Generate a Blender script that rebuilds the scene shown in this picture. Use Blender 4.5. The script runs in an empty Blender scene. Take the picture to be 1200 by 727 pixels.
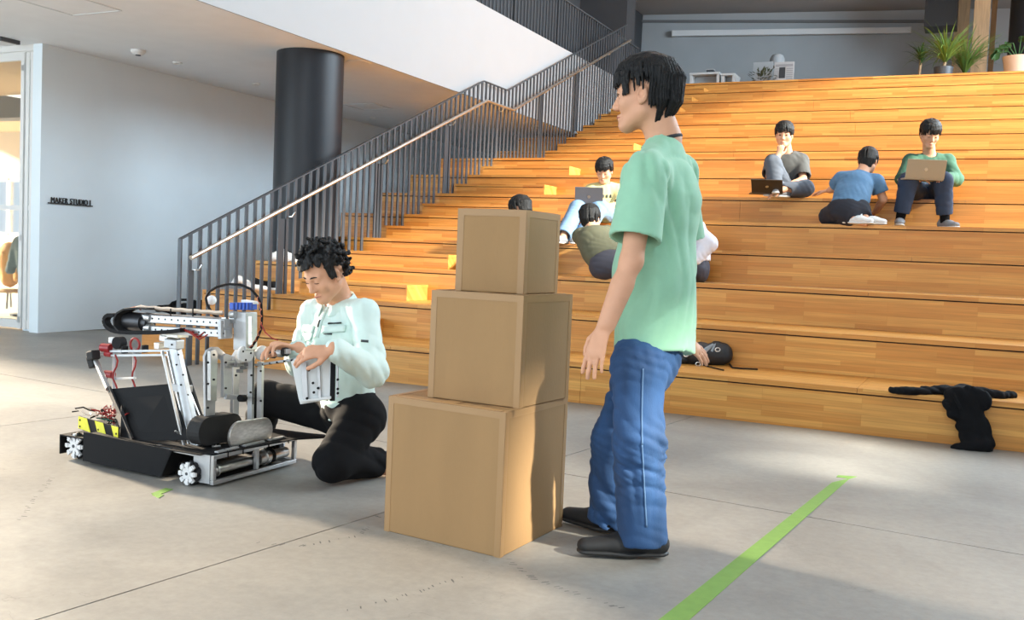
import bpy, bmesh, math, random
import numpy as np
from mathutils import Vector, Matrix

random.seed(7)
SC = bpy.context.scene
COL = SC.collection
PI = math.pi

# ------------------------------------------------------------------ camera
FPX, YAW, PITCH, ROLL = 1143.0, .4453, -.0553, .0428
RISE = .29                      # one seat level
CAM = np.array([0., 0., 3.5475*RISE])
_cy, _sy, _cp, _sp = math.cos(YAW), math.sin(YAW), math.cos(PITCH), math.sin(PITCH)
F_ = np.array([-_sy*_cp, _cy*_cp, _sp])
_R0 = np.array([_cy, _sy, 0.]); _U0 = np.cross(_R0, F_)
R_ = math.cos(ROLL)*_R0 + math.sin(ROLL)*_U0
U_ = -math.sin(ROLL)*_R0 + math.cos(ROLL)*_U0
cd = bpy.data.cameras.new('camera'); cam = bpy.data.objects.new('camera', cd); COL.objects.link(cam)
cd.sensor_width = 36.0; cd.lens = FPX/1200*36.0; cd.clip_start = .05; cd.clip_end = 200
cam.matrix_world = Matrix(((R_[0], U_[0], -F_[0], CAM[0]), (R_[1], U_[1], -F_[1], CAM[1]), (R_[2], U_[2], -F_[2], CAM[2]), (0, 0, 0, 1)))
SC.camera = cam

def ray(x, y): return F_ + R_*(x-600)/FPX - U_*(y-363.5)/FPX
def at(x, y, dep): return CAM + ray(x, y)*dep             # a photo point at a known distance
def onz(x, y, z=0.):
    d = ray(x, y); return CAM + d*(z-CAM[2])/d[2]
def onx(x, y, X):
    d = ray(x, y); return CAM + d*(X-CAM[0])/d[0]
def ony(x, y, Y):
    d = ray(x, y); return CAM + d*(Y-CAM[1])/d[1]

# ------------------------------------------------------------------ world, lights, exposure
def s2l(c): return tuple((v/12.92 if v <= .04045 else ((v+.055)/1.055)**2.4) for v in c)
def rgb(r, g, b): return s2l((r/255, g/255, b/255))
w = bpy.data.worlds.new('sky'); SC.world = w; w.use_nodes = True
bg = w.node_tree.nodes['Background']; bg.inputs[0].default_value = (.80, .90, 1.0, 1); bg.inputs[1].default_value = .9

def area(name, loc, target, sx, sy, power, color):
    l = bpy.data.lights.new(name, 'AREA'); l.shape = 'RECTANGLE'; l.size = sx; l.size_y = sy
    l.energy = power; l.color = color
    o = bpy.data.objects.new(name, l); COL.objects.link(o); o.location = loc
    o.rotation_euler = (Vector(target)-Vector(loc)).to_track_quat('-Z', 'Y').to_euler()
    return o
def sun(name, d, strength, color, angle):
    l = bpy.data.lights.new(name, 'SUN'); l.energy = strength; l.color = color; l.angle = math.radians(angle)
    o = bpy.data.objects.new(name, l); COL.objects.link(o)
    o.rotation_euler = Vector(d).to_track_quat('-Z', 'Y').to_euler()
    return o
SUN_D = Vector((-1.0, .18, -.55)).normalized()
sun('sun_through_right_windows', SUN_D, 12.5, (1.0, .95, .82), 3.0)
area('daylight_left_window', (-24.0, 7.9, 5.2), (-3.0, 3.0, .3), 1.8, .9, 27000, (1.0, .84, .64))
area('daylight_right_windows', (5.25, 13.5, 6.2), (-8.0, 8.0, 1.5), 11.0, 3.6, 2100, (.70, .87, 1.0))
area('fill_left', (-11.15, -1.4, 1.5), (-5.0, 5.0, 1.8), 7.0, 2.6, 400, (.70, .87, 1.0))  # added fill to brighten the soffit and far floor; no such glazing seen
area('fill_front', (-1.5, -4.6, 3.4), (-2.5, 8.0, 1.6), 9.0, 5.0, 380, (.78, .90, 1.0))  # added general fill from behind the camera, not a known window
vs = SC.view_settings
vs.view_transform = 'Standard'; vs.look = 'None'; vs.gamma = 1.0; vs.use_curve_mapping = False
vs.exposure = .0
SC.cycles.use_denoising = True
SC.cycles.max_bounces = 7; SC.cycles.diffuse_bounces = 4; SC.cycles.glossy_bounces = 3; SC.cycles.transmission_bounces = 4
SC.cycles.sample_clamp_indirect = 6.0
SC.cycles.caustics_reflective = False; SC.cycles.caustics_refractive = False

# ------------------------------------------------------------------ materials
def mat(name, c, rough=.6, metal=0., var=.0, scale=20., bump=0., bscale=80., spec=.5, stretch=(1, 1, 1), coat=0., alpha=1., trans=0., sheen=0.):
    m = bpy.data.materials.new(name); m.use_nodes = True
    nt = m.node_tree; b = nt.nodes['Principled BSDF']
    b.inputs['Base Color'].default_value = (*c, 1); b.inputs['Roughness'].default_value = rough
    b.inputs['Metallic'].default_value = metal; b.inputs['Specular IOR Level'].default_value = spec
    b.inputs['Coat Weight'].default_value = coat; b.inputs['Transmission Weight'].default_value = trans
    b.inputs['Sheen Weight'].default_value = sheen
    if var or bump:
        tc = nt.nodes.new('ShaderNodeTexCoord'); mp = nt.nodes.new('ShaderNodeMapping')
        mp.inputs['Scale'].default_value = stretch
        nt.links.new(tc.outputs['Object'], mp.inputs['Vector'])
    if var:
        n = nt.nodes.new('ShaderNodeTexNoise'); n.inputs['Scale'].default_value = scale; n.inputs['Detail'].default_value = 5
        nt.links.new(mp.outputs[0], n.inputs['Vector'])
        r = nt.nodes.new('ShaderNodeMapRange'); r.inputs[1].default_value = .3; r.inputs[2].default_value = .7
        r.inputs[3].default_value = 1-var; r.inputs[4].default_value = 1+var
        nt.links.new(n.outputs['Fac'], r.inputs[0])
        x = nt.nodes.new('ShaderNodeVectorMath'); x.operation = 'SCALE'; x.inputs[0].default_value = c
        nt.links.new(r.outputs[0], x.inputs['Scale']); nt.links.new(x.outputs[0], b.inputs['Base Color'])
    if bump:
        n2 = nt.nodes.new('ShaderNodeTexNoise'); n2.inputs['Scale'].default_value = bscale; n2.inputs['Detail'].default_value = 4
        nt.links.new(mp.outputs[0], n2.inputs['Vector'])
        bp = nt.nodes.new('ShaderNodeBump'); bp.inputs['Strength'].default_value = bump; bp.inputs['Distance'].default_value = .01
        nt.links.new(n2.outputs['Fac'], bp.inputs['Height']); nt.links.new(bp.outputs[0], b.inputs['Normal'])
    return m

def wood_mat(name, ca, cb, row=.036, length=.62):
    m = bpy.data.materials.new(name); m.use_nodes = True; nt = m.node_tree; b = nt.nodes['Principled BSDF']
    g = nt.nodes.new('ShaderNodeNewGeometry'); s = nt.nodes.new('ShaderNodeSeparateXYZ'); nt.links.new(g.outputs['Position'], s.inputs[0])
    a = nt.nodes.new('ShaderNodeMath'); a.operation = 'ADD'; nt.links.new(s.outputs['Y'], a.inputs[0]); nt.links.new(s.outputs['Z'], a.inputs[1])
    c = nt.nodes.new('ShaderNodeCombineXYZ'); nt.links.new(s.outputs['X'], c.inputs[0]); nt.links.new(a.outputs[0], c.inputs[1])
    br = nt.nodes.new('ShaderNodeTexBrick'); br.inputs['Scale'].default_value = 1; br.inputs['Brick Width'].default_value = length
    br.inputs['Row Height'].default_value = row; br.inputs['Mortar Size'].default_value = .0006; br.offset = .37; br.offset_frequency = 3
    br.inputs['Color1'].default_value = (*ca, 1); br.inputs['Color2'].default_value = (*cb, 1)
    br.inputs['Mortar'].default_value = (*[v*.8 for v in ca], 1); br.inputs['Bias'].default_value = -.1
    nt.links.new(c.outputs[0], br.inputs['Vector'])
    mp = nt.nodes.new('ShaderNodeMapping'); mp.inputs['Scale'].default_value = (1.6, 45, 1); nt.links.new(c.outputs[0], mp.inputs['Vector'])
    n = nt.nodes.new('ShaderNodeTexNoise'); n.inputs['Scale'].default_value = 1.5; n.inputs['Detail'].default_value = 6; nt.links.new(mp.outputs[0], n.inputs['Vector'])
    r = nt.nodes.new('ShaderNodeMapRange'); r.inputs[1].default_value = .3; r.inputs[2].default_value = .7; r.inputs[3].default_value = .84; r.inputs[4].default_value = 1.12
    nt.links.new(n.outputs['Fac'], r.inputs[0])
    n3 = nt.nodes.new('ShaderNodeTexNoise'); n3.inputs['Scale'].default_value = .9; n3.inputs['Detail'].default_value = 3; nt.links.new(c.outputs[0], n3.inputs['Vector'])
    r3 = nt.nodes.new('ShaderNodeMapRange'); r3.inputs[3].default_value = .88; r3.inputs[4].default_value = 1.12; nt.links.new(n3.outputs['Fac'], r3.inputs[0])
    mm = nt.nodes.new('ShaderNodeMath'); mm.operation = 'MULTIPLY'; nt.links.new(r.outputs[0], mm.inputs[0]); nt.links.new(r3.outputs[0], mm.inputs[1])
    x = nt.nodes.new('ShaderNodeVectorMath'); x.operation = 'SCALE'; nt.links.new(br.outputs['Color'], x.inputs[0]); nt.links.new(mm.outputs[0], x.inputs['Scale'])
    nt.links.new(x.outputs[0], b.inputs['Base Color'])
    b.inputs['Roughness'].default_value = .42; b.inputs['Specular IOR Level'].default_value = .4
    return m

def concrete_mat():
    m = bpy.data.materials.new('polished_concrete'); m.use_nodes = True; nt = m.node_tree; b = nt.nodes['Principled BSDF']
    g = nt.nodes.new('ShaderNodeNewGeometry')
    n = nt.nodes.new('ShaderNodeTexNoise'); n.inputs['Scale'].default_value = .8; n.inputs['Detail'].default_value = 8; n.inputs['Roughness'].default_value = .62; n.inputs['Distortion'].default_value = .6
    nt.links.new(g.outputs['Position'], n.inputs['Vector'])
    cr = nt.nodes.new('ShaderNodeValToRGB'); e = cr.color_ramp.elements
    e[0].position = .30; e[0].color = (*rgb(134, 131, 126), 1); e[1].position = .68; e[1].color = (*rgb(170, 166, 158), 1)
    nt.links.new(n.outputs['Fac'], cr.inputs[0])
    n2 = nt.nodes.new('ShaderNodeTexNoise'); n2.inputs['Scale'].default_value = 26; n2.inputs['Detail'].default_value = 8; n2.inputs['Roughness'].default_value = .7
    nt.links.new(g.outputs['Position'], n2.inputs['Vector'])
    r2 = nt.nodes.new('ShaderNodeMapRange'); r2.inputs[1].default_value = .25; r2.inputs[2].default_value = .9; r2.inputs[3].default_value = .753; r2.inputs[4].default_value = 1.05
    nt.links.new(n2.outputs['Fac'], r2.inputs[0])
    # hairline scuffs and cracks
    mp = nt.nodes.new('ShaderNodeMapping'); mp.inputs['Rotation'].default_value = (0, 0, .5); mp.inputs['Scale'].default_value = (1, 1.7, 1); nt.links.new(g.outputs['Position'], mp.inputs['Vector'])
    nd = nt.nodes.new('ShaderNodeTexNoise'); nd.inputs['Scale'].default_value = 2.2; nd.inputs['Detail'].default_value = 5; nt.links.new(mp.outputs[0], nd.inputs['Vector'])
    ab = nt.nodes.new('ShaderNodeMath'); ab.operation = 'SUBTRACT'; ab.inputs[1].default_value = .5; nt.links.new(nd.outputs['Fac'], ab.inputs[0])
    a2 = nt.nodes.new('ShaderNodeMath'); a2.operation = 'ABSOLUTE'; nt.links.new(ab.outputs[0], a2.inputs[0])
    r3 = nt.nodes.new('ShaderNodeMapRange'); r3.inputs[1].default_value = .0; r3.inputs[2].default_value = .0035; r3.inputs[3].default_value = .80; r3.inputs[4].default_value = 1; nt.links.new(a2.outputs[0], r3.inputs[0])
    nm = nt.nodes.new('ShaderNodeTexNoise'); nm.inputs['Scale'].default_value = 1.1; nt.links.new(g.outputs['Position'], nm.inputs['Vector'])
    rm = nt.nodes.new('ShaderNodeMapRange'); rm.inputs[1].default_value = .52; rm.inputs[2].default_value = .6; nt.links.new(nm.outputs['Fac'], rm.inputs[0])
    mx = nt.nodes.new('ShaderNodeMix'); mx.inputs[2].default_value = 1.0; nt.links.new(rm.outputs[0], mx.inputs[0]); nt.links.new(r3.outputs[0], mx.inputs[3])
    mu = nt.nodes.new('ShaderNodeMath'); mu.operation = 'MULTIPLY'; nt.links.new(r2.outputs[0], mu.inputs[0]); nt.links.new(mx.outputs[0], mu.inputs[1])
    x = nt.nodes.new('ShaderNodeVectorMath'); x.operation = 'SCALE'; nt.links.new(cr.outputs[0], x.inputs[0]); nt.links.new(mu.outputs[0], x.inputs['Scale'])
    nt.links.new(x.outputs[0], b.inputs['Base Color'])
    rr = nt.nodes.new('ShaderNodeMapRange'); rr.inputs[3].default_value = .38; rr.inputs[4].default_value = .58; nt.links.new(n.outputs['Fac'], rr.inputs[0]); nt.links.new(rr.outputs[0], b.inputs['Roughness'])
    b.inputs['Specular IOR Level'].default_value = .4
    return m

M = dict(
    concrete=concrete_mat(),
    joint=mat('joint_sealant', (.03, .03, .03), .9),
    wood=wood_mat('laminated_larch', rgb(195, 130, 57), rgb(219, 162, 83)),
    wood_dark=mat('shadow_gap', rgb(60, 36, 16), .8),
    white=mat('sky_tinted_white_plaster', (.80, .88, .93), .8, var=.015, scale=3),  # white walls; the blue cast of the sky light is put into the colour
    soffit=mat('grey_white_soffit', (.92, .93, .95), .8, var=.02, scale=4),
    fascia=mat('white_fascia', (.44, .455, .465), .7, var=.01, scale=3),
    greywall=mat('grey_upper_wall', (.40, .43, .45), .8, var=.03, scale=2),
    darkwall=mat('charcoal_wall', (.045, .047, .052), .7, var=.05, scale=3),
    column=mat('dark_grey_paint', (.016, .018, .023), .42, var=.05, scale=6, spec=.35),
    rail=mat('dark_steel', (.07, .078, .088), .45, metal=.3),
    steel=mat('brushed_steel', (.72, .72, .70), .28, metal=1.0, var=.05, scale=60),
    frame=mat('white_frame', (.80, .79, .77), .4),
    glass=mat('clear_glass', (.9, .95, .95), .03, trans=1.0),
    black=mat('black_plastic', (.012, .012, .013), .45, var=.1, scale=30),
    card=mat('corrugated_cardboard', rgb(160, 125, 83), .8, var=.05, scale=7, bump=.08, bscale=180, stretch=(1, 1, .25)),
    tape=mat('kraft_paper_tape', rgb(166, 130, 88), .45, var=.03, scale=9),
    green_tape=mat('green_floor_tape', rgb(118, 156, 70), .6, var=.06, scale=25),
    lamp=mat('white_lamp_body', (.75, .78, .80), .5),
    timber=mat('old_timber', rgb(168, 138, 104), .7, var=.22, scale=5, stretch=(6, 6, .5), bump=.1),
    ledge=mat('white_laminate', (.62, .63, .63), .5),
)

# ------------------------------------------------------------------ mesh helpers
class MB:
    def __init__(s): s.v = []; s.f = []; s.m = []; s.mi = 0
    def add(s, vs_, fs_):
        o = len(s.v); s.v += [tuple(map(float, q)) for q in vs_]; s.f += [tuple(i+o for i in q) for q in fs_]; s.m += [s.mi]*len(fs_); return s
    def box(s, c, size, rot=None):
        hx, hy, hz = [q/2 for q in size]
        p = [Vector((x*hx, y*hy, z*hz)) for x in (-1, 1) for y in (-1, 1) for z in (-1, 1)]
        if rot is not None: p = [rot @ q for q in p]
        c = Vector(c)
        return s.add([q+c for q in p], [(0, 1, 3, 2), (4, 6, 7, 5), (0, 4, 5, 1), (2, 3, 7, 6), (0, 2, 6, 4), (1, 5, 7, 3)])
    def span(s, a, b):          # box between two corners
        return s.box([(p+q)/2 for p, q in zip(a, b)], [abs(p-q) for p, q in zip(a, b)])
    def bar(s, a, b, w_, h_, up=(0, 0, 1)):
        a = Vector(a); b = Vector(b); d = b-a; L = d.length; x = d.normalized(); u = Vector(up)
        if abs(x.dot(u)) > .99: u = Vector((0, 1, 0))
        y = u.cross(x).normalized(); z = x.cross(y)
        return s.box((a+b)/2, (L, w_, h_), Matrix((x, y, z)).transposed())
    def tube(s, pts, r, seg=8, caps=True, closed=False):
        pts = [Vector(p) for p in pts]; n = len(pts); rs = r if isinstance(r, (list, tuple)) else [r]*n
        ref = None; rings = []
        for i, p in enumerate(pts):
            if closed: d = pts[(i+1) % n]-pts[i-1]
            else: d = pts[min(i+1, n-1)]-pts[max(i-1, 0)]
            d.normalize()
            if ref is None:
                ref = Vector((0, 0, 1)) if abs(d.z) < .9 else Vector((1, 0, 0))
            y = ref-d*ref.dot(d)
            if y.length < 1e-5: y = Vector((1, 0, 0))-d*d.x
            y.normalize(); z = d.cross(y); ref = y
            rings.append([p+(y*math.cos(2*PI*k/seg)+z*math.sin(2*PI*k/seg))*rs[i] for k in range(seg)])
        vs_ = [q for ring in rings for q in ring]; fs_ = []
        for i in range(n if closed else n-1):
            j = (i+1) % n
            for k in range(seg):
                fs_.append((i*seg+k, i*seg+(k+1) % seg, j*seg+(k+1) % seg, j*seg+k))
        if caps and not closed:
            fs_.append(tuple(range(seg))[::-1]); fs_.append(tuple((n-1)*seg+k for k in range(seg)))
        return s.add(vs_, fs_)
    def cyl(s, a, b, r, seg=16, r2=None): return s.tube([a, b], [r, r if r2 is None else r2], seg)
    def lathe(s, prof, c, seg=24, rot=None):     # prof: (r, z) pairs
        vs_ = []; n = len(prof)
        for r, z in prof:
            for k in range(seg):
                p = Vector((r*math.cos(2*PI*k/seg), r*math.sin(2*PI*k/seg), z))
                if rot is not None: p = rot @ p
                vs_.append(p+Vector(c))
        fs_ = [(i*seg+k, i*seg+(k+1) % seg, (i+1)*seg+(k+1) % seg, (i+1)*seg+k) for i in range(n-1) for k in range(seg)]
        fs_.append(tuple(range(seg))[::-1]); fs_.append(tuple((n-1)*seg+k for k in range(seg)))
        return s.add(vs_, fs_)
    def prism(s, poly, ex):     # planar 3D polygon pushed along ex
        ex = Vector(ex); n = len(poly); p = [Vector(q) for q in poly]
        return s.add(p+[q+ex for q in p], [tuple(range(n))[::-1], tuple(range(n, 2*n))]+[(i, (i+1) % n, n+(i+1) % n, n+i) for i in range(n)])
    def ball(s, c, r, seg=12, rings=8, rot=None):
        rr = r if isinstance(r, (list, tuple)) else (r, r, r); vs_ = []
        for i in range(rings+1):
            t = PI*i/rings
            for k in range(seg):
                p = Vector((rr[0]*math.sin(t)*math.cos(2*PI*k/seg), rr[1]*math.sin(t)*math.sin(2*PI*k/seg), rr[2]*math.cos(t)))
                if rot is not None: p = rot @ p
                vs_.append(p+Vector(c))
        return s.add(vs_, [(i*seg+k, i*seg+(k+1) % seg, (i+1)*seg+(k+1) % seg, (i+1)*seg+k)[::-1] for i in range(rings) for k in range(seg)])
    def build(s, name, m=None, parent=None, smooth=False, bevel=0., mats=None, fix=True):
        me = bpy.data.meshes.new(name); me.from_pydata(s.v, [], s.f)
        for q in (mats or ([m] if m else [])): me.materials.append(q)
        if mats: me.polygons.foreach_set('material_index', s.m)
        if fix:
            bm = bmesh.new(); bm.from_mesh(me); bmesh.ops.recalc_face_normals(bm, faces=bm.faces); bm.to_mesh(me); bm.free()
        if smooth:
            me.polygons.foreach_set('use_smooth', [True]*len(me.polygons))
            try: me.set_sharp_from_angle(angle=math.radians(40))
            except Exception: pass
        o = bpy.data.objects.new(name, me); COL.objects.link(o)
        if parent is not None:
            o.parent = parent; o.matrix_parent_inverse = parent.matrix_basis.inverted()
        if bevel:
            b = o.modifiers.new('bevel', 'BEVEL'); b.width = bevel; b.segments = 2; b.limit_method = 'ANGLE'
        return o

def tag(o, label=None, cat=None, group=None, kind=None):
    for k, v in (('label', label), ('category', cat), ('group', group), ('kind', kind)):
        if v: o[k] = v
    return o
def thing(name, loc, label, cat, group=None, kind=None):
    o = bpy.data.objects.new(name, None); COL.objects.link(o); o.location = loc; o.empty_display_size = .1
    return tag(o, label, cat, group, kind)
def struct(o): o['kind'] = 'structure'; return o
def copy_part(src, parent, loc=None, name=None):
    c = src.copy(); COL.objects.link(c); c.parent = parent; c.matrix_parent_inverse = parent.matrix_basis.inverted()
    if loc is not None: c.location = loc
    return c
# ================================================================== SETTING
T_, D0, WL = .74298, 6.46, 1.66895
XR, XH, XL, XE = -5.912, -4.68, -6.74, 5.3
TOP = 15
def ylev(n): return D0+(n-1)*T_ if n <= 8 else D0+7*T_+WL+(n-9)*T_

# floor: dark base with poured slabs between recessed joints
fl = struct(MB().span((-14, -6, -.12), (6.5, 24, -.021)).build('floor', M['joint']))
GA = math.radians(-6.6); gx = Vector((math.cos(GA), math.sin(GA), 0)); gy = Vector((-math.sin(GA), math.cos(GA), 0))
gO = Vector((-1.93, 4.31, 0)); GS = 2.65
Rg = Matrix((gx, gy, Vector((0, 0, 1)))).transposed()
first = None
for i in range(-5, 4):
    for j in range(-4, 2):
        c = gO+gx*((i+.5)*GS)+gy*((j+.5)*GS)+Vector((0, 0, -.01))
        if not (-14 < c.x < 6.5 and -5.5 < c.y < 8.6): continue
        if first is None:
            first = MB().box((0, 0, 0), (GS-.007, GS-.007, .02)).build('slab', M['concrete'], fl); first.rotation_euler = (0, 0, GA); first.location = c
        else: copy_part(first, fl, c)
MB().span((-18, 6.6, -.02), (-5.9, 24, -.006)).build('slab', M['concrete'], fl)

# stepped timber seating
seat = thing('stepped_seating', (0, D0, 0), None, None); struct(seat)
rng = random.Random(3)
def board_run(x0, x1, fn, n, name):
    xs = [x0]
    step = (x1-x0)/n
    for k in range(1, n): xs.append(x0+k*step+rng.uniform(-.25, .25)*step)
    xs.append(x1)
    for a, b in zip(xs[:-1], xs[1:]):
        fn(a+.0012, b-.0012).build(name, M['wood'], seat)
core = MB()
for n in range(1, TOP+1):
    y = ylev(n); z = n*RISE; y2 = ylev(n+1) if n < TOP else 21.4
    x0 = XL if n >= 1 else XR
    board_run(x0, XE, lambda a, b: MB().span((a, y, z-.032), (b, y2+.01, z)), 4, 'tread_board')
    board_run(x0, XE, lambda a, b: MB().span((a, y+.003, z-RISE+.001), (b, y+.025, z-.042)), 3, 'riser_board')
    core.span((x0+.02, y+.03, z-RISE), (XE, y2+.009, z-.034))
    # end cheek at the left of the seats
    MB().span((x0-.022, y+.004, z-RISE+.001), (x0, y2+.005, z-.002)).build('end_board', M['wood'], seat)
    if n < TOP and n != 8 or n == 8:        # intermediate stair step between railing and aisle
        if n == TOP: continue
        yh = (ylev(n+1)-T_/2); zh = z+RISE/2
        MB().span((XR+.02, yh, zh-.03), (XH, y2+.002, zh)).build('stair_tread', M['wood'], seat)
        MB().span((XR+.02, yh+.003, z+.001), (XH-.02, yh+.022, zh-.037)).build('stair_riser', M['wood'], seat)
        MB().span((XH-.022, yh+.003, z+.001), (XH-.002, y2-.001, zh-.031)).build('stair_end', M['wood'], seat)
        core.span((XR+.03, yh+.024, z+.001), (XH-.03, y2-.001, zh-.031))
core.build('carcass', M['wood_dark'], seat)

# left wall, return with folding glass door, ceiling, fascia
wl = struct(MB().span((-9.28, 7.2, 0), (-8.94, 24, 3.03)).build('wall_left', M['white']))
struct(MB().span((-11.3, -6, 0), (-11.05, -5, 3.03)).span((-11.3, 2.3, 0), (-11.05, 2.8, 3.03)).span((-11.3, -5, 0), (-11.05, 2.3, .12)).span((-11.3, -5, 2.88), (-11.05, 2.3, 3.03)).span((-11.3, 2.8, 0), (-11.05, 7.14, .8)).span((-11.3, 5.9, .8), (-11.05, 7.14, 3.03)).span((-11.3, 2.8, 2.55), (-11.05, 5.9, 3.03)).build('wall_far_left', M['white']))  # unseen wall; openings shaped to admit and limit the lamps on this side
struct(MB().span((-9.0, 23.6, 0), (-6.3, 23.9, 3.03)).build('wall_under_stairs', M['white']))
cl = struct(MB().span((-11.3, -6, 3.03), (-5.99, 7.3, 3.2)).span((-18, 7.3, 3.03), (-5.99, 24, 3.2)).build('ceiling', M['soffit']))
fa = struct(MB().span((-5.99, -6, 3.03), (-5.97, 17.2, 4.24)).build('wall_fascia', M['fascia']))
struct(MB().span((-14, 8.5, 4.05), (-5.99, 24, 4.24)).build('floor_upper', M['soffit']))
struct(MB().span((-7.6, -6, 3.2), (-7.4, 24, 9.0)).build('wall_upper_left', M['darkwall']))  # dark wall, extended out of view to block the left lamp above the ceiling
struct(MB().span((-7.4, 18.0, 4.24), (-6.42, 18.5, 7.0)).build('wall_upper_pier', M['darkwall']))
# back wall, turned slightly, with its darker soffit band
ang = .20
Rb = Matrix.Rotation(ang, 3, 'Z'); cb = Vector((-4.2, 22.6, 5.5))
bwall = struct(MB().box(cb, (11, .2, 2.6), Rb).build('wall_back', M['greywall']))
struct(MB().span((-8, 17.6, 6.72), (5.6, 26, 6.95)).build('ceiling_upper', mat('grey_soffit', (.40, .41, .42), .8, var=.03, scale=2)))
struct(MB().span((-6.26, -6, 9.0), (5.6, 24, 9.2)).build('ceiling_hall', M['soffit']))
# unseen right wall; its window openings are shaped to aim the sun patches
WR = MB()
for a, b in (((5.35, -6, 0), (5.6, 24, 3.05)), ((5.35, -6, 3.05), (5.6, 1.75, 9.0)), ((5.35, 1.75, 3.05), (5.6, 2.35, 3.6)), ((5.35, 1.75, 4.3), (5.6, 2.35, 9.0)), ((5.35, 2.35, 3.05), (5.6, 3.9, 9.0)),
             ((5.35, 3.9, 3.6), (5.6, 5.2, 9.0)), ((5.35, 5.2, 3.05), (5.6, 5.6, 9.0)), ((5.35, 5.6, 3.05), (5.6, 9.0, 5.7)), ((5.35, 5.6, 7.6), (5.6, 9.0, 9.0)), ((5.35, 9.0, 3.05), (5.6, 24, 4.05)), ((5.35, 22.6, 4.05), (5.6, 24, 9.0)), ((5.35, -6, 8.8), (5.6, 24, 9.0))):
    WR.span(a, b)
struct(WR.build('wall_right', M['white']))
wf = MB()
for y in (1.77, 2.33): wf.span((5.42, y-.02, 3.6), (5.52, y+.02, 4.3))
for y in (12.8, 14.9, 17.0, 19.1): wf.span((5.44, y-.03, 4.05), (5.5, y+.03, 8.8))
struct(wf.build('window_1', M['rail']))

# ceiling fittings
def downlight(x, y, r, label):
    t = thing('ceiling_spotlight', (x, y, 3.03), label, 'spotlight')
    MB().lathe([(r, 0), (r*1.05, -.012), (r*.8, -.02), (r*.72, -.006)], (x, y, 3.03), 20).build('trim_ring', M['frame'], t)
    MB().lathe([(r*.7, -.004), (r*.6, -.012)], (x, y, 3.03), 16).build('lens', M['rail'], t)
for (px, py, lab) in ((208, 73, 'small recessed spotlight in the soffit left of the column, second from the left'), (300, 98, 'small recessed spotlight in the soffit just left of the dark column'), (437, 138, 'small recessed spotlight in the soffit right of the column near the white wall')):
    q = onz(px, py, 3.03); downlight(q[0], q[1], .05, lab)
q = onz(162, 59, 3.03)
t = thing('smoke_detector', q, 'round white smoke detector on the soffit over the white wall', 'smoke detector')
MB().lathe([(.075, 0), (.075, -.02), (.05, -.045), (.02, -.05)], q, 24).build('housing', M['frame'], t, smooth=True)
MB().lathe([(.03, -.046), (.028, -.056)], q, 16).build('sensor', M['rail'], t)
q = onz(420, 73, 3.03)
t = thing('ceiling_speaker', q, 'flat round ceiling speaker in the soffit right of the dark column', 'speaker')
MB().lathe([(.13, 0), (.13, -.006), (.12, -.009)], q, 28).build('grille', M['soffit'], t)
struct(MB().span((-18, 7.4, 2.96), (-9.29, 12.6, 3.02)).build('ceiling_studio', mat('tan_board', rgb(206, 180, 146), .8)))
q = onz(4, 46, 3.03)
t = thing('surface_ceiling_lamp', q, 'square ceiling lamp with dark rim above the folding glass door', 'ceiling lamp')
MB().box(q+np.array([0, 0, -.02]), (.22, .22, .04)).build('rim', M['rail'], t)
MB().box(q+np.array([0, 0, -.043]), (.17, .17, .006)).build('diffuser', M['lamp'], t)
for (px, py, s, lab) in ((80, 5, .6, 'square access hatch flush in the soffit at the top left'), (432, 125, .5, 'square access hatch flush in the soffit right of the column')):
    q = onz(px, py, 3.03); t = thing('access_hatch', q, lab, 'hatch')
    fr = MB()
    for sx, sy, dx, dy in ((0, -1, 1, .02), (0, 1, 1, .02), (-1, 0, .02, 1), (1, 0, .02, 1)):
        fr.box((q[0]+sx*s/2, q[1]+sy*s/2, 3.027), (s*dx if dx == 1 else dx, s*dy if dy == 1 else dy, .008))
    fr.build('hatch_frame', M['lamp'], t); MB().box((q[0], q[1], 3.0285), (s-.03, s-.03, .004)).build('hatch_panel', M['soffit'], t)

# folding glass door at the left and the studio behind it
dr = struct(thing('door_1', (-10, 7.2, 0), None, None))
def leaf(x0, x1, y0, y1, hnd):
    a = Vector((x0, y0, 0)); b = Vector((x1, y1, 0)); d = (b-a).normalized()
    fr = MB()
    for p in (a+d*.03, b-d*.03): fr.bar((p.x, p.y, .02), (p.x, p.y, 2.96), .05, .06)
    for z in (.07, 1.32, 2.93): fr.bar((a.x, a.y, z), (b.x, b.y, z), .045, .09 if z != 1.32 else .05)
    o = fr.build('door_leaf', M['frame'], dr)
    MB().prism([(a.x, a.y, .1), (b.x, b.y, .1), (b.x, b.y, 2.9), (a.x, a.y, 2.9)], (0, .008, 0)).build('pane', M['glass'], o)
    if hnd:
        k = MB()
        for z in (.12, 1.0, 2.8): k.box((b.x-.03, b.y-.03, z), (.03, .02, .06))
        k.build('hinge', M['steel'], o)
leaf(-11.05, -10.2, 7.2, 7.2, False); leaf(-10.19, -9.27, 7.2, 7.2, True); leaf(-9.262, -9.13, 7.21, 7.21, False)
struct(MB().span((-14, 7.13, 2.97), (-9.08, 7.33, 3.03)).build('trim_1', M['frame']))
struct(MB().span((-9.075, 7.12, 0), (-8.94, 7.2, 3.03)).build('trim_2', M['white']))
struct(MB().span((-14, 7.14, 0), (-11.1, 7.3, 3.03)).build('wall_studio_front', M['white']))
struct(MB().span((-18, 12.6, 0), (-9.28, 12.8, 1.0)).span((-18, 12.6, 2.1), (-9.28, 12.8, 3.03)).build('wall_studio_back', mat('studio_wall', (.62, .55, .45), .8)))
wn = MB()
for k in range(15): wn.span((-17.9+k*.58*1.0, 12.62, 1.0), (-17.83+k*.58, 12.7, 2.1))
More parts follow.
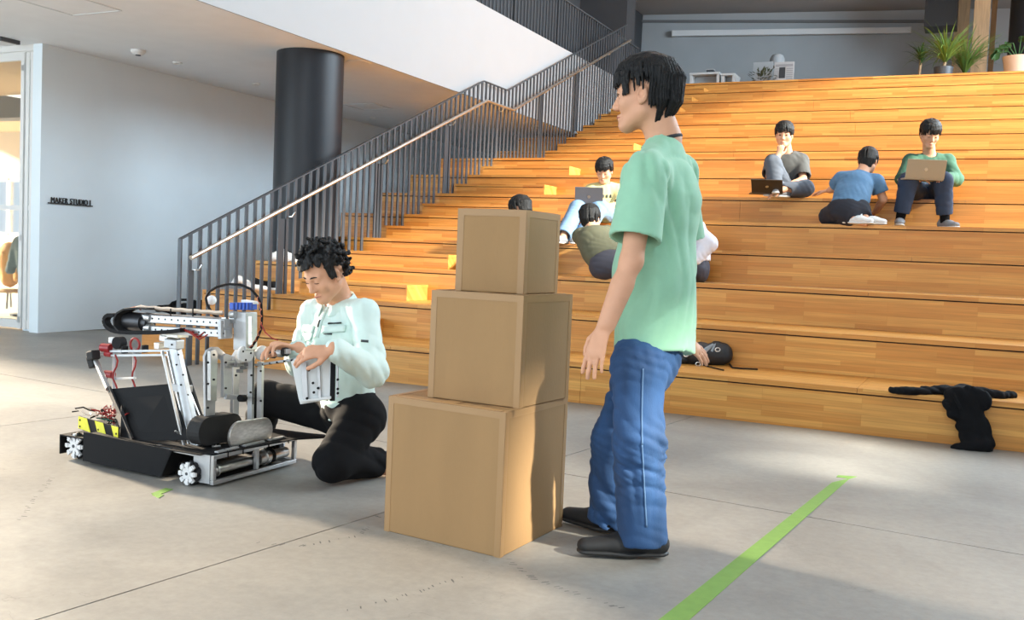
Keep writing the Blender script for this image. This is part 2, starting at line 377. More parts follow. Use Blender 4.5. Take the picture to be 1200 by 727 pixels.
wn.span((-18, 12.62, 1.50), (-9.28, 12.7, 1.57)).span((-18, 12.62, 1.0), (-9.28, 12.7, 1.06)).span((-18, 12.62, 2.04), (-9.28, 12.7, 2.1))
struct(wn.build('window_2', M['frame']))
struct(MB().span((-14, 9.3, float(ony(10, 138, 9.3)[2])), (-9.3, 9.6, float(ony(10, 90, 9.3)[2]))).build('trim_3', mat('studio_bulkhead', (.16, .16, .17), .7)))
lt = bpy.data.lights.new('studio_lamp_light', 'AREA'); lt.size = 2.0; lt.energy = 22; lt.color = (1, .93, .82)
lo = bpy.data.objects.new('studio_lamp_light', lt); COL.objects.link(lo); lo.location = (-11, 10, 2.9)

# column standing on the seating behind the railing
cx, cy_ = -6.41, 8.315
struct(MB().lathe([(.345, .875), (.345, 3.028)], (cx, cy_, 0), 64).build('column', M['column'], smooth=True))

# ------------------------------------------------------------------ stair railing
ra = thing('stair_railing', (XR, 6.03, 0), 'dark steel stair railing with thin balusters and steel handrail beside the wooden steps', 'railing')
RT = [(6.035, 1.053), (11.253, 3.262), (11.958, 3.262), (16.6, 5.20)]
def topz(y):
    for (a, za), (b, zb) in zip(RT[:-1], RT[1:]):
        if y <= b: return za+(zb-za)*(y-a)/(b-a)
    return RT[-1][1]
def surf(y):           # stair surface under the railing line
    z = 0.
    for n in range(1, TOP+1):
        if y >= ylev(n): z = n*RISE
        yh = ylev(n+1)-T_/2
        if n < TOP and y >= yh: z = n*RISE+RISE/2
    return z
tr = MB()
for (a, za), (b, zb) in zip(RT[:-1], RT[1:]): tr.bar((XR, a, za), (XR, b, zb), .035, .012)
tr.bar((XR, 6.035, 1.053), (XR, 6.035, .0), .035, .016, up=(0, 1, 0))
tr.build('top_rail', M['rail'], ra)
nb = int((16.55-6.03)/.1127)
for k in range(1, nb+1):
    y = 6.035+k*.1127; z0 = surf(y); z1 = topz(y)-.004
    MB().span((XR-.007, y-.018, z0), (XR+.007, y+.018, z1)).build('baluster', M['rail'], ra)
for y in (6.137, 7.294, 8.892, 10.345, 11.665, 13.072, 14.42, 15.6):
    MB().bar((XR-.012, y+.04, surf(y+.04)), (XR-.012, y+.04, topz(y)-.30), .016, .052, up=(0, 1, 0)).build('post', M['rail'], ra)
hx = XR+.085
HR = [(hx, 6.07, .90), (hx, 11.2, 3.0), (hx, 11.98, 3.0), (hx, 16.6, 4.93)]
hr = MB().tube(HR, .019, 12); hr.build('handrail', M['steel'], ra, smooth=True)
for y in (6.2, 7.4, 8.95, 10.4, 11.7, 13.1, 14.45, 15.65):
    z = topz(y)-.262
    MB().tube([(XR, y, z-.06), (XR+.05, y, z-.06), (hx, y, z-.015)], .007, 6).build('handrail_bracket', M['steel'], ra)
# guard of the upper floor on the fascia
gu = thing('upper_floor_guard', (-6.12, 12, 4.24), 'black baluster guard along the upper floor edge above the white fascia', 'railing')
MB().bar((-6.12, 8.6, 5.06), (-6.12, 17.9, 5.06), .04, .02).bar((-6.12, 8.6, 4.27), (-6.12, 17.9, 4.27), .03, .03).build('guard_rail', M['rail'], gu)
for k in range(80):
    y = 9.2+k*.11; MB().span((-6.127, y-.016, 4.25), (-6.113, y+.016, 5.055)).build('baluster', M['rail'], gu)
for k in range(6):
    y = 9.3+k*1.6; MB().span((-6.16, y-.03, 4.24), (-6.14, y+.03, 5.05)).build('post', M['rail'], gu)
# ================================================================== IMPLICIT SURFACES (bodies, clothes, cloth)
V3 = lambda *a: np.array(a if len(a) > 1 else a[0], float)
def nrm(v): v = np.array(v, float); return v/max(1e-9, np.linalg.norm(v))
def cone(a, ra, b, rb, k=.02, flat=None, s=1., neg=False): return ('c', V3(a), ra, V3(b), rb, k, None if flat is None else nrm(flat), s, neg)
def elli(c, r, rot=None, k=.02, neg=False): return ('e', V3(c), V3(r), np.eye(3) if rot is None else np.array(rot), k, neg)   # rot rows = axes
def chain(pts, rs, k=.015, flat=None, s=1.): return [cone(pts[i], rs[i], pts[i+1], rs[i+1], k, flat, s) for i in range(len(pts)-1)]

def sdf_mesh(name, prims, h, m, parent, disp=None, smooth=1):
    lo = np.full(3, 1e9); hi = -lo; boxes = []
    for p in prims:
        if p[0] == 'c': a = np.minimum(p[1]-p[2], p[3]-p[4]); b = np.maximum(p[1]+p[2], p[3]+p[4]); k = p[5]; neg = p[8]
        else: r = np.sqrt(((p[3]*p[2][:, None])**2).sum(0)); a = p[1]-r; b = p[1]+r; k = p[4]; neg = p[5]
        boxes.append((a-k-3*h, b+k+3*h))
        if not neg: lo = np.minimum(lo, a); hi = np.maximum(hi, b)
    pad = .02+4*h if disp else .01+3*h
    lo = lo-pad; hi = hi+pad
    n = np.ceil((hi-lo)/h).astype(int)+1
    D = np.full(n, .5, np.float32)
    ax = [(lo[i]+h*np.arange(n[i])).astype(np.float32) for i in range(3)]
    for p, (a, b) in zip(prims, boxes):
        i0 = np.clip(np.floor((a-lo)/h).astype(int), 0, n); i1 = np.clip(np.ceil((b-lo)/h).astype(int)+1, 0, n)
        if (i1 <= i0).any(): continue
        sl = tuple(slice(i0[i], i1[i]) for i in range(3))
        X = ax[0][sl[0]][:, None, None]; Y = ax[1][sl[1]][None, :, None]; Z = ax[2][sl[2]][None, None, :]
        if p[0] == 'c':
            _, A, ra, B, rb, k, fl_, s, neg = p
            ba = B-A; L2 = max(1e-12, float(ba@ba))
            px, py, pz = X-np.float32(A[0]), Y-np.float32(A[1]), Z-np.float32(A[2])
            t = np.clip((px*ba[0]+py*ba[1]+pz*ba[2])/L2, 0, 1).astype(np.float32)
            px = px-t*np.float32(ba[0]); py = py-t*np.float32(ba[1]); pz = pz-t*np.float32(ba[2])
            d = px*px+py*py+pz*pz
            if fl_ is not None:
                dn = px*np.float32(fl_[0])+py*np.float32(fl_[1])+pz*np.float32(fl_[2]); d = d+np.float32(s*s-1)*dn*dn
            d = np.sqrt(d)-(np.float32(ra)+t*np.float32(rb-ra))
        else:
            _, c, r, R, k, neg = p
            px, py, pz = X-np.float32(c[0]), Y-np.float32(c[1]), Z-np.float32(c[2])
            q = [(px*np.float32(R[i, 0])+py*np.float32(R[i, 1])+pz*np.float32(R[i, 2]))/np.float32(r[i]) for i in range(3)]
            k0 = np.sqrt(q[0]**2+q[1]**2+q[2]**2)+1e-6; k1 = np.sqrt((q[0]/r[0])**2+(q[1]/r[1])**2+(q[2]/r[2])**2)+1e-6
            d = (k0*(k0-1)/k1).astype(np.float32)
        o = D[sl]
        if neg:
            hh = np.maximum(k-np.abs(o+d), 0)/k if k > 0 else 0
            D[sl] = np.maximum(o, -d)+hh*hh*k*.25
        else:
            hh = np.maximum(k-np.abs(o-d), 0)/k if k > 0 else 0
            D[sl] = np.minimum(o, d)-hh*hh*k*.25
    if disp:
        ii = np.nonzero(np.abs(D) < .03)
        pts = np.stack([ax[q][ii[q]] for q in range(3)], 1)
        D[ii] += disp(pts).astype(np.float32)
    S = D < 0
    # surface nets
    c = np.zeros(np.array(D.shape)-1, np.int8)
    for i in (0, 1):
        for j in (0, 1):
            for k in (0, 1): c += S[i:D.shape[0]-1+i, j:D.shape[1]-1+j, k:D.shape[2]-1+k]
    act = np.nonzero((c > 0) & (c < 8)); N = len(act[0])
    idx = np.full(c.shape, -1, np.int32); idx[act] = np.arange(N)
    acc = np.zeros((N, 3)); cnt = np.zeros(N)
    val = {}
    for i in (0, 1):
        for j in (0, 1):
            for k in (0, 1): val[i, j, k] = D[act[0]+i, act[1]+j, act[2]+k]
    for e in range(3):
        for u in (0, 1):
            for v in (0, 1):
                a = [0, 0, 0]; a[(e+1) % 3] = u; a[(e+2) % 3] = v; b = list(a); b[e] = 1
                va, vb = val[tuple(a)], val[tuple(b)]; cr = (va < 0) != (vb < 0)
                t = np.where(cr, va/np.where(cr, va-vb, 1), 0)
                pos = np.array(a, float)[None].repeat(N, 0); pos[:, e] = t
                acc[cr] += pos[cr]; cnt[cr] += 1
    vert = lo+h*(np.stack(act, 1)+acc/np.maximum(cnt, 1)[:, None])
    quads = []
    for e in range(3):
        d1, d2 = (e+1) % 3, (e+2) % 3
        sa = [slice(None)]*3; sb = [slice(None)]*3; sa[e] = slice(0, -1); sb[e] = slice(1, None)
        ch = S[tuple(sa)] != S[tuple(sb)]
        pos = np.nonzero(ch); g = np.stack(pos, 1)
        ok = (g[:, d1] > 0) & (g[:, d2] > 0) & (g[:, d1] < c.shape[d1]) & (g[:, d2] < c.shape[d2]); g = g[ok]
        ins = S[g[:, 0], g[:, 1], g[:, 2]]
        def cell(o1, o2):
            q = g.copy(); q[:, d1] -= o1; q[:, d2] -= o2; return idx[q[:, 0], q[:, 1], q[:, 2]]
        Q = np.stack([cell(1, 1), cell(0, 1), cell(0, 0), cell(1, 0)], 1)
        Q[~ins] = Q[~ins][:, ::-1]
        quads.append(Q)
    Q = np.concatenate(quads); Q = Q[(Q >= 0).all(1)]
    for _ in range(smooth):
        sm = np.zeros_like(vert); ct = np.zeros(N)
        for i in range(4):
            a, b = Q[:, i], Q[:, (i+1) % 4]
            for d_ in range(3):
                sm[:, d_] += np.bincount(a, vert[b, d_], N)+np.bincount(b, vert[a, d_], N)
            ct += np.bincount(a, minlength=N)+np.bincount(b, minlength=N)
        vert = vert*.5+.5*sm/np.maximum(ct, 1)[:, None]
    me = bpy.data.meshes.new(name)
    me.vertices.add(N); me.vertices.foreach_set('co', vert.astype(np.float32).ravel())
    me.loops.add(Q.size); me.loops.foreach_set('vertex_index', Q.astype(np.int32).ravel())
    me.polygons.add(len(Q)); me.polygons.foreach_set('loop_start', np.arange(0, Q.size, 4, dtype=np.int32))
    me.polygons.foreach_set('use_smooth', np.ones(len(Q), bool))
    me.update(calc_edges=True); me.validate()
    me.materials.append(m)
    o = bpy.data.objects.new(name, me); COL.objects.link(o)
    if parent is not None:
        o.parent = parent; o.matrix_parent_inverse = parent.matrix_basis.inverted()
    return o

def folds(amp, freq=30., dirs=((1, .2, .3), (.3, 1, .2)), seed=0, sharp=True):
    r = np.random.RandomState(seed); ph = r.rand(8)*6.28
    ds = [nrm(d) for d in dirs]
    def f(p):
        out = 0
        for i, d in enumerate(ds):
            wv = 1.1*np.sin(p@np.array([7., 9, 8])*(1+.3*i)+ph[i])+.8*np.sin(p@np.array([-13., 6, 11])+ph[i+2])
            a = np.sin(freq*(p@d)*(1+.25*i)+wv*1.6+ph[i+4])
            if sharp: a = 1-2*np.abs(a)**.7
            mask = .5+.5*np.sin(p@np.array([9., -7, 12])+ph[i+1])
            out = out+a*mask
        fine = np.sin(freq*2.3*(p@ds[0])+2.2*np.sin(p@np.array([14., -17, 12])+ph[3])+ph[5])*(.5+.5*np.sin(p@np.array([-15., 11, 17])+ph[6]))
        return amp*(out/len(ds)+.38*(1-2*np.abs(fine)**.8)*.7)
    return f

def damp(f, spots):
    def g(p):
        v = f(p)
        for c, r in spots:
            d = np.sqrt(((p-c)**2).sum(1)); v = v*(.12+.88*np.clip((d/r-.75)/.5, 0, 1))
        return v
    return g
# ------------------------------------------------------------------ people
SK = mat('skin', rgb(214, 160, 128), .55, var=.04, scale=25, spec=.35)
HAIR = mat('black_hair', (.0065, .006, .006), .5, var=.3, scale=90, bump=.6, bscale=260, stretch=(1, 1, .2), spec=.30)
EYE = mat('dark_eye', (.015, .012, .010), .15)
LIP = mat('lip', rgb(176, 104, 92), .5)

def frame(fwd, up):
    f = nrm(fwd); u = nrm(np.array(up, float)-f*np.dot(f, up)); r = np.cross(f, u); return r, f, u     # right, forward, up

def head_prims(c, fwd, up, s=1.):
    r, f, u = frame(fwd, up); Rm = np.array([r, f, u])
    P = lambda x, y, z: c+s*(r*x+f*y+u*z)
    e = lambda x, y, z, rad, k=.012, neg=False: elli(P(x, y, z), s*np.array(rad), Rm, k*s, neg)
    q = [e(0, -.012, .030, (.075, .096, .086), .02), e(0, .026, -.030, (.060, .060, .072), .03)]
    for sd in (-1, 1):
        q += [cone(P(sd*.050, .0, -.060), .022*s, P(sd*.018, .062, -.098), .020*s, .03*s),
              e(sd*.043, .056, -.030, (.021, .020, .020), .03),
              cone(P(sd*.044, .066, .016), .010*s, P(sd*.012, .081, .014), .010*s, .016*s)]
    q += [e(0, .068, -.100, (.020, .018, .016), .025),
          cone(P(0, .083, .006), .0065*s, P(0, .103, -.036), .0105*s, .012*s)]
    for sd in (-1, 1):
        q += [e(sd*.010, .094, -.041, (.0085, .010, .008), .008),
              e(sd*.031, .092, -.002, (.017, .016, .012), .012, True),
              e(sd*.031, .071, -.002, (.0150, .0145, .0135), .004)]
    q += [cone(P(-.019, .080, -.0685), .0045*s, P(0, .0905, -.0665), .006*s, .005*s), cone(P(.019, .080, -.0685), .0045*s, P(0, .0905, -.0665), .006*s, .005*s),
          cone(P(-.015, .080, -.078), .005*s, P(.015, .080, -.078), .005*s, .005*s), cone(P(-.010, .087, -.078), .006*s, P(.010, .087, -.078), .006*s, .006*s)]
    for sd in (-1, 1):
        q += [e(sd*.079, -.006, -.010, (.008, .019, .031), .008), e(sd*.083, -.001, -.008, (.006, .010, .018), .004, True), e(sd*.079, .0, -.034, (.007, .010, .010), .006)]
    return q, P, Rm

def face_marks(P, Rm, s, root, look=0.):
    """eyes, brows and lips as small meshes on the head"""
    l = MB()
    rot = Matrix(Rm.tolist()).transposed()
    for sd in (-1, 1):
        m = MB(); b = MB()
        m.ball(P(sd*.031, .0845-look*.003, -.003-look*.004), (.0085*s, .0035*s, .0042*s*(1-.4*look)), 10, 6, rot)
        m.tube([P(sd*.0445, .077, -.002-look*.006), P(sd*.038, .0855, .0025-look*.008), P(sd*.029, .0875, .003-look*.008), P(sd*.019, .083, -.001-look*.006)], .0013*s, 6)
        b.tube([P(sd*.047, .0735, .020), P(sd*.036, .0855, .0255), P(sd*.024, .0900, .0245), P(sd*.014, .0900, .021)], [.0016*s, .0030*s, .0034*s, .0022*s], 6)
        m.build('eye', EYE, root, smooth=True); b.build('eyebrow', HAIR, root, smooth=True)
    l.tube([P(-.021, .0825, -.0725), P(-.010, .0925, -.0715), P(0, .0955, -.0725), P(.010, .0925, -.0715), P(.021, .0825, -.0725)], [.0012*s, .0028*s, .0030*s, .0028*s, .0012*s], 6)
    l.build('lips', LIP, root, smooth=True)

def hair_prims(P, s, style, seed=0, fine_=1):
    r = random.Random(seed); q = []
    E = lambda a, el, k: P(.077*k*math.cos(el)*math.sin(a), -.012+.098*k*math.cos(el)*math.cos(a), .030+(.088 if el > 0 else .142)*k*math.sin(el))   # a: 0 front, el: up
    cols = 26 if fine_ < 2 else 56
    q.append(cone(P(0, -.020, .052), .078*s, P(0, -.020, .050), .078*s, .01*s))
    q += [cone(P(0, -.058, .01), .056*s, P(0, -.050, .03), .066*s, .02*s), cone(P(0, -.060, -.035), .040*s, P(0, -.058, .0), .052*s, .02*s)]
    if style == 'curly':
        for i in range(330):
            a = r.uniform(-PI, PI); el = math.asin(r.uniform(-.42, 1))
            front = math.cos(a)
            if front > .35 and el < .62: continue
            if front > -.1 and el < .16: continue
            k = r.uniform(1.10, 1.42); p = np.array(E(a, el, k)); d = np.array([r.uniform(-1, 1), r.uniform(-1, 1), r.uniform(-1, .6)])*.020*s
            q.append(cone(p, r.uniform(.008, .012)*s, p+d, r.uniform(.005, .009)*s, .004*s))
        for i in range(34):
            a = r.uniform(-1.25, 1.25); p = np.array(E(a, r.uniform(.55, .8), 1.2)); e2 = np.array(E(a+r.uniform(-.15, .15), r.uniform(.34, .5), 1.22))
            q.append(cone(p, .012*s, e2, .006*s, .005*s))
        for sd in (-1, 1):
            for i in range(7):
                a = sd*r.uniform(1.15, 1.5); p = np.array(E(a, .5, 1.18)); e2 = np.array(E(a-sd*.05, r.uniform(-.35, .0), 1.13))
                q.append(cone(p, .011*s, e2, .005*s, .005*s))
    else:
        for i in range(cols*3):
            a = -PI+2*PI*(i+r.uniform(0, .8))/(cols*3)
            fr = abs(a)
            if fr < .95: end = r.uniform(-.02, .16)      # fringe
            elif fr < 1.35: end = r.uniform(-.22, -.05)
            elif fr < 1.82: end = r.uniform(.10, .22)                     # above the ear
            elif fr < 2.25: end = r.uniform(-.62, -.45)
            else: end = r.uniform(-1.0, -.88)
            pts = []; tw = r.uniform(-.25, .25)
            for j in range(5):
                t = j/4; el = 1.35+(end-1.35)*t
                k = 1.15+.06*math.sin(PI*min(1, t*1.1))+r.uniform(-.012, .02)-(.15*max(0, t-.55) if fr > 1.82 else 0)
                pts.append(np.array(E(a+tw*t, el, k)))
            f_ = 1.0 if fine_ < 2 else .62
            q += [cone(pts[j], (.0125-.0012*j)*s*f_, pts[j+1], (.0112-.0016*j)*s*f_, .004*s) for j in range(4)]
    return q

def hand_prims(wr, d, n, side, curl=.5, spread=.06, s=1., thumb=1., rr=1.):
    """wr wrist, d pointing direction, n palm normal, side=+1 if the thumb lies along cross(d, n)"""
    d = nrm(d); n = nrm(np.array(n, float)-d*np.dot(d, n)); t = np.cross(d, n)*side      # t: towards the thumb
    q = []
    kn = wr+d*.088*s
    q.append(cone(wr+d*.012*s+t*.004*s, .026*s, kn+t*.004*s, .036*s, .014*s, n, 2.35))
    q.append(cone(wr+d*.02*s+t*.012*s, .015*s, wr+d*.055*s+t*.030*s+n*.006*s, .012*s, .012*s))
    L = [(.044, .026, .020), (.048, .030, .022), (.045, .028, .021), (.035, .021, .018)]
    for i, (l, offs) in enumerate(zip(L, (.027, .009, -.009, -.026))):
        p = kn+t*offs*s+d*(-.004 if i in (0, 3) else 0)*s
        ang = (i-1.4)*-spread; a0 = nrm(d*math.cos(ang)+t*math.sin(ang)); c = 0.
        r0 = (.0092, .0095, .0090, .0080)[i]*rr
        cv = curl*(1+.12*i)
        for j, ln in enumerate(l):
            c += cv*(.75, 1.0, .6)[j]
            e = p+(a0*math.cos(c)+n*math.sin(c))*ln*s
            q.append(cone(p, (r0-.0007*j)*s, e, (r0-.0007*(j+1))*s, .0035*s)); p = e
    p = wr+d*.030*s+t*.026*s+n*.006*s
    dirs = [nrm(d*.75+t*.62*thumb+n*.25), nrm(d*.90+t*.25*thumb+n*.35), nrm(d*.95+n*(.25+.4*curl))]
    for j, ln in enumerate((.040, .030, .024)):
        e = p+dirs[j]*ln*s; q.append(cone(p, (.0120-.001*j)*rr*s, e, (.0110-.001*j)*rr*s, .005*s)); p = e
    return q

def limb(a, b, c, r, k=.02): return [cone(a, r[0], b, r[1], k), cone(b, r[1], c, r[2], k)]

def person(label, J, style, hs, cloth, group=None, seed=1, fine=.0055, cfine=.008, face=True, look=0., extra=None):
    """J: joints in world space. hs: head scale. cloth: dict of garment builders' settings."""
    root = thing('person', J['base'], label, 'person', group)
    hc, hf, hu = V3(J['head']), nrm(J['hf']), nrm(J['hu'])
    q, P, Rm = head_prims(hc, hf, hu, hs)
    neck, chest, pel = V3(J['neck']), V3(J['chest']), V3(J['pelvis'])
    sh = [V3(x) for x in J['sh']]; el = [V3(x) for x in J['el']]; wr = [V3(x) for x in J['wr']]
    hp = [V3(x) for x in J['hip']]; kn = [V3(x) for x in J['knee']]; an = [V3(x) for x in J['ank']]
    right = nrm(sh[1]-sh[0]); up = nrm(neck-pel); fw = np.cross(up, right)
    ns = J.get('ns', 1.)
    q += [cone(P(0, -.022, -.055), .049*hs, neck, .053*ns, .03), cone(P(0, -.030, -.02), .045*hs, neck-fw*.01, .05*ns, .03)]
    tw = J.get('tw', 1.)
    tor = [cone(neck-up*.045, .052, chest, .115*tw, .05, fw, 1.35), cone(chest, .128*tw, (chest+pel)/2, .118*tw, .05, fw, 1.4), cone((chest+pel)/2, .118*tw, pel, .125*tw, .05, fw, 1.35),
           cone(sh[0], .05, neck-up*.05, .045, .04), cone(sh[1], .05, neck-up*.05, .045, .04)]
    q += tor
    for i in (0, 1):
        q += limb(sh[i], el[i], wr[i], (.047, .037, .026))
        q += limb(hp[i], kn[i], an[i], (.075, .052, .038))
        q += [cone(el[i]*.62+wr[i]*.38, .036, wr[i], .025, .02)]
    for i in (0, 1):
        hd = J['hand'][i]
        q += hand_prims(wr[i], hd[0], hd[1], hd[2], hd[3] if len(hd) > 3 else .5, rr=J.get('fr', 1.))
    for i in (0, 1):                          # bare foot inside the shoe
        td = nrm(J['toe'][i]); q.append(cone(an[i]+V3(0, 0, -.02), .032, an[i]+td*.12+V3(0, 0, -.05), .024, .02))
    sdf_mesh('body', q, fine, J.get('skin', SK), root)
    if face: face_marks(P, Rm, hs, root, look)
    hq = hair_prims(P, hs, style, seed, 2 if fine < .006 else 1)
    def strands(p):
        v = p-P(0, -.012, .03); a = np.arctan2(v@Rm[0], v@Rm[1]); z = v@Rm[2]
        return .0026*np.sin(64*a+2.2*np.sin(38*z+3*a)+1.5*np.sin(11*a))*np.clip(1.25-z/.09, .15, 1)
    sdf_mesh('hair', hq, .0032 if fine < .006 else .005, HAIR, root, strands if (fine < .006 and style != 'curly') else None, smooth=0)
    # shirt
    c = cloth['top']; o = c.get('ease', .016)
    q = []; spots = [(neck-up*.01, .085)]
    srad = c.get('srad', .058)
    for i in (0, 1):
        if c['sleeve'] == 'short':
            t = c.get('len', .72); e = sh[i]*(1-t)+el[i]*t; d = nrm(e-sh[i]); R2 = srad+o*c.get('flare', .9)
            a_, b_, _ = frame(d, fw); spots.append((e, .14))
            q += [cone(sh[i], srad+o*.5, e, R2, .03), elli(e+d*.06, (.18, .18, .06), np.array([a_, _, d]), .003, True), cone(e-d*.03, R2-.017, e+d*.05, R2-.012, .003, neg=True)]
        else:
            q += [cone(sh[i], srad+o*.5, el[i], .050+o*.7, .03), cone(el[i], .050+o*.7, wr[i]*.93+el[i]*.07, .036+o*.5, .025)]
    q += [cone(neck-up*c.get('top', .055), .062+o*.4, chest+up*.02, .125*tw+o, .05, fw, 1.28), cone(chest+up*.02, .133*tw+o, (chest+pel)/2, .128*tw+o*1.2, .05, fw, 1.3)]
    hem = pel-up*c.get('drop', .04)
    if 'hem' in c: hem = V3(c['hem'])
    q.append(cone((chest+pel)/2, .128*tw+o*1.2, hem, c.get('hemr', .135)*tw+o, .05, fw, c.get('hemf', 1.3)))
    for i in (0, 1): q.append(cone(neck-up*.045, .056, sh[i]-up*.002, srad-.004+o*.4, .04))
    # flat hem
    q.append(elli(hem-up*(.20+c.get('cut', .02)), (.5, .5, .20), np.array([right, fw, up]), .003, True))
    # neckline
    q.append(cone(neck-up*.03+fw*.006, c.get('nr', .060), neck+up*.12+fw*.01, .075, .006, neg=True))
    sh_o = sdf_mesh('shirt' if c.get('name') is None else c['name'], q, cfine, c['mat'], root, damp(folds(c.get('fold', .006), c.get('ff', 28), c.get('fd', ((.8, .5, .25), (.2, .7, .6))), seed), spots))
    if c.get('collar') is not None:
        pts = [neck-up*(.026-c.get('craise', 0))+fw*.004+(right*math.cos(a)*1.0+fw*math.sin(a)*.95)*c.get('cr', .064)+up*((.012+c.get('craise', 0)*.7)*-math.sin(a)) for a in np.linspace(0, 2*PI, 25)[:-1]]
        MB().tube(pts, .0085, 8, closed=True).build('collar', c['collar'], root, smooth=True)
    # trousers
    c = cloth['legs']; o = c.get('ease', .014)
    q = [cone(pel+up*.05, .118*tw+o*.5, pel-up*.04, .128*tw+o*.6, .04, fw, 1.25)]
    q0 = q; q = []; spots = []
    for i in (0, 1):
        hem = an[i]*(1-c.get('rise', .02))+kn[i]*c.get('rise', .02); d = nrm(an[i]-kn[i]); spots.append((hem, .075)); f3 = frame(d, fw); ar = c.get('ar', .048)+o
        q += [cone(kn[i], c.get('kr', .060)+o, hem, ar, .025), elli(hem+d*.06, (.16, .16, .06), np.array([f3[0], f3[2], d]), .003, True), cone(hem-d*.03, ar-.018, hem+d*.05, ar-.014, .003, neg=True)]
    q += q0
    for i in (0, 1): q += [cone(hp[i], c.get('hr', .086)+o, kn[i], c.get('kr', .060)+o, .035), cone(pel, .10, hp[i], c.get('hr', .086)+o*.6, .05)]
    sdf_mesh('trousers', q, cfine, c['mat'], root, damp(folds(c.get('fold', .007), c.get('ff', 34), c.get('fd', ((.2, .3, 1), (.6, .2, .8))), seed+5), spots))
    # shoes
    c = cloth['shoes']
    for i in (0, 1):
        td = nrm(J['toe'][i]); su = nrm(J.get('sole', [(0, 0, 1)]*2)[i]); L = c.get('L', .27)
        bm_ = an[i]-su*J.get('ah', .075)
        heel = bm_-td*.055; toe = bm_+td*(L-.095)
        lat = np.cross(td, su)
        up_ = [cone(heel+su*.045, .036, heel+su*.075+td*.02, .036, .02), cone(heel+su*.040, .038, bm_+td*.08+su*.040, .042, .02, su, 1.1), cone(bm_+td*.06+su*.042, .043, toe+su*.030, .036, .02, su, 1.35),
               elli(bm_-su*.10, (.4, .4, .102), np.array([td, lat, su]), .004, True), cone(an[i]+su*.01, .032, an[i]+su*.09, .036, .004, neg=True)]
        sdf_mesh('shoe', up_, max(fine, .005), c['mat'], root)
        so = [cone(heel+su*.012, .042, bm_+td*.05+su*.010, .043, .02, su, 3.2), cone(bm_+td*.05+su*.010, .045, toe+su*.012, .038, .02, su, 3.0)]
        sdf_mesh('sole', so, .006, c['sole'], root)
        if c.get('sock'):
            MB().tube([an[i]-su*.02, an[i]+(kn[i]-an[i])*.22], [.041, .046], 16).build('sock', c['sock'], root, smooth=True)
    if extra: extra(root, dict(P=P, Rm=Rm, neck=neck, chest=chest, pel=pel, up=up, fw=fw, right=right, sh=sh, el=el, wr=wr, hp=hp, kn=kn, an=an))
    return root
# ================================================================== PEOPLE
from mathutils.bvhtree import BVHTree
def patch(name, obj, m, parent, c, d, u, v, w_, h_, nx=8, ny=8, off=.002, curve=0.):
    """a piece of cloth laid on the surface of obj: a grid shot along d from c"""
    me = obj.data; bvh = BVHTree.FromPolygons([q.co.copy() for q in me.vertices], [tuple(p.vertices) for p in me.polygons])
    d = Vector(nrm(d)); u = Vector(nrm(u)); v = Vector(nrm(v)); vs_ = []; ok = []
    for j in range(ny+1):
        for i in range(nx+1):
            a = (i/nx-.5)*w_; b = (j/ny-.5)*h_-curve*(1-(2*i/nx-1)**2)
            p = Vector(c)+u*a+v*b; hit = bvh.ray_cast(p-d*.4, d, .9)
            if hit[0] is None: vs_.append(p); ok.append(False)
            else: vs_.append(hit[0]-d*off); ok.append(True)
    fs_ = []
    for j in range(ny):
        for i in range(nx):
            q = (j*(nx+1)+i, j*(nx+1)+i+1, (j+1)*(nx+1)+i+1, (j+1)*(nx+1)+i)
            if all(ok[k] for k in q) and max((Vector(vs_[q[k]])-Vector(vs_[q[k-1]])).length for k in range(4)) < 2.2*max(w_/nx, h_/ny): fs_.append(q)
    lab = list(range(len(vs_)))
    def fd(i):
        while lab[i] != i: i = lab[i]
        return i
    for q in fs_:
        for k in q[1:]: lab[fd(k)] = fd(q[0])
    cnt = {}
    for q in fs_: cnt[fd(q[0])] = cnt.get(fd(q[0]), 0)+1
    if cnt:
        top = max(cnt, key=cnt.get); fs_ = [q for q in fs_ if fd(q[0]) == top]
    used = sorted({k for q in fs_ for k in q}); mp_ = {k: i for i, k in enumerate(used)}
    b = MB(); b.add([vs_[k] for k in used], [tuple(mp_[k] for k in q) for q in fs_]); o = b.build(name, m, parent, smooth=True, fix=False)
    s = o.modifiers.new('thick', 'SOLIDIFY'); s.thickness = off*.9; s.offset = 0
    return o
def child(root, name):
    return [o for o in root.children if o.name.split('.')[0] == name][0]
def zs(p, z): p = V3(p); p[2] = z; return p
RT_ = np.array([R_[0], R_[1], 0]); RT_ /= np.linalg.norm(RT_); TC = np.array([-F_[0], -F_[1], 0]); TC /= np.linalg.norm(TC); ZU = np.array([0, 0, 1.])

TEE = mat('mint_green_jersey', rgb(146, 196, 164), .8, var=.03, scale=30, sheen=.2, bump=.05, bscale=300)
DENIM = mat('blue_denim', rgb(36, 70, 112), .8, var=.35, scale=9, bump=.12, bscale=260, stretch=(1, 1, .35))
STITCH = mat('pale_stitching', rgb(82, 112, 148), .8)
BLK = mat('black_cloth', (.006, .006, .007), .95, var=.1, scale=20, spec=.2)
SHOE = mat('black_shoe_mesh', (.010, .010, .011), .7, bump=.1, bscale=300)
SOLE = mat('black_rubber', (.014, .014, .015), .55)
MINT = mat('pale_mint_jacket', rgb(212, 232, 225), .75, var=.03, scale=20, bump=.05, bscale=260)
MINTD = mat('pale_mint_pocket', rgb(203, 225, 217), .78)
PRINT = mat('dark_print', (.03, .035, .04), .7)
WHT = mat('white_cotton', (.78, .78, .78), .8)

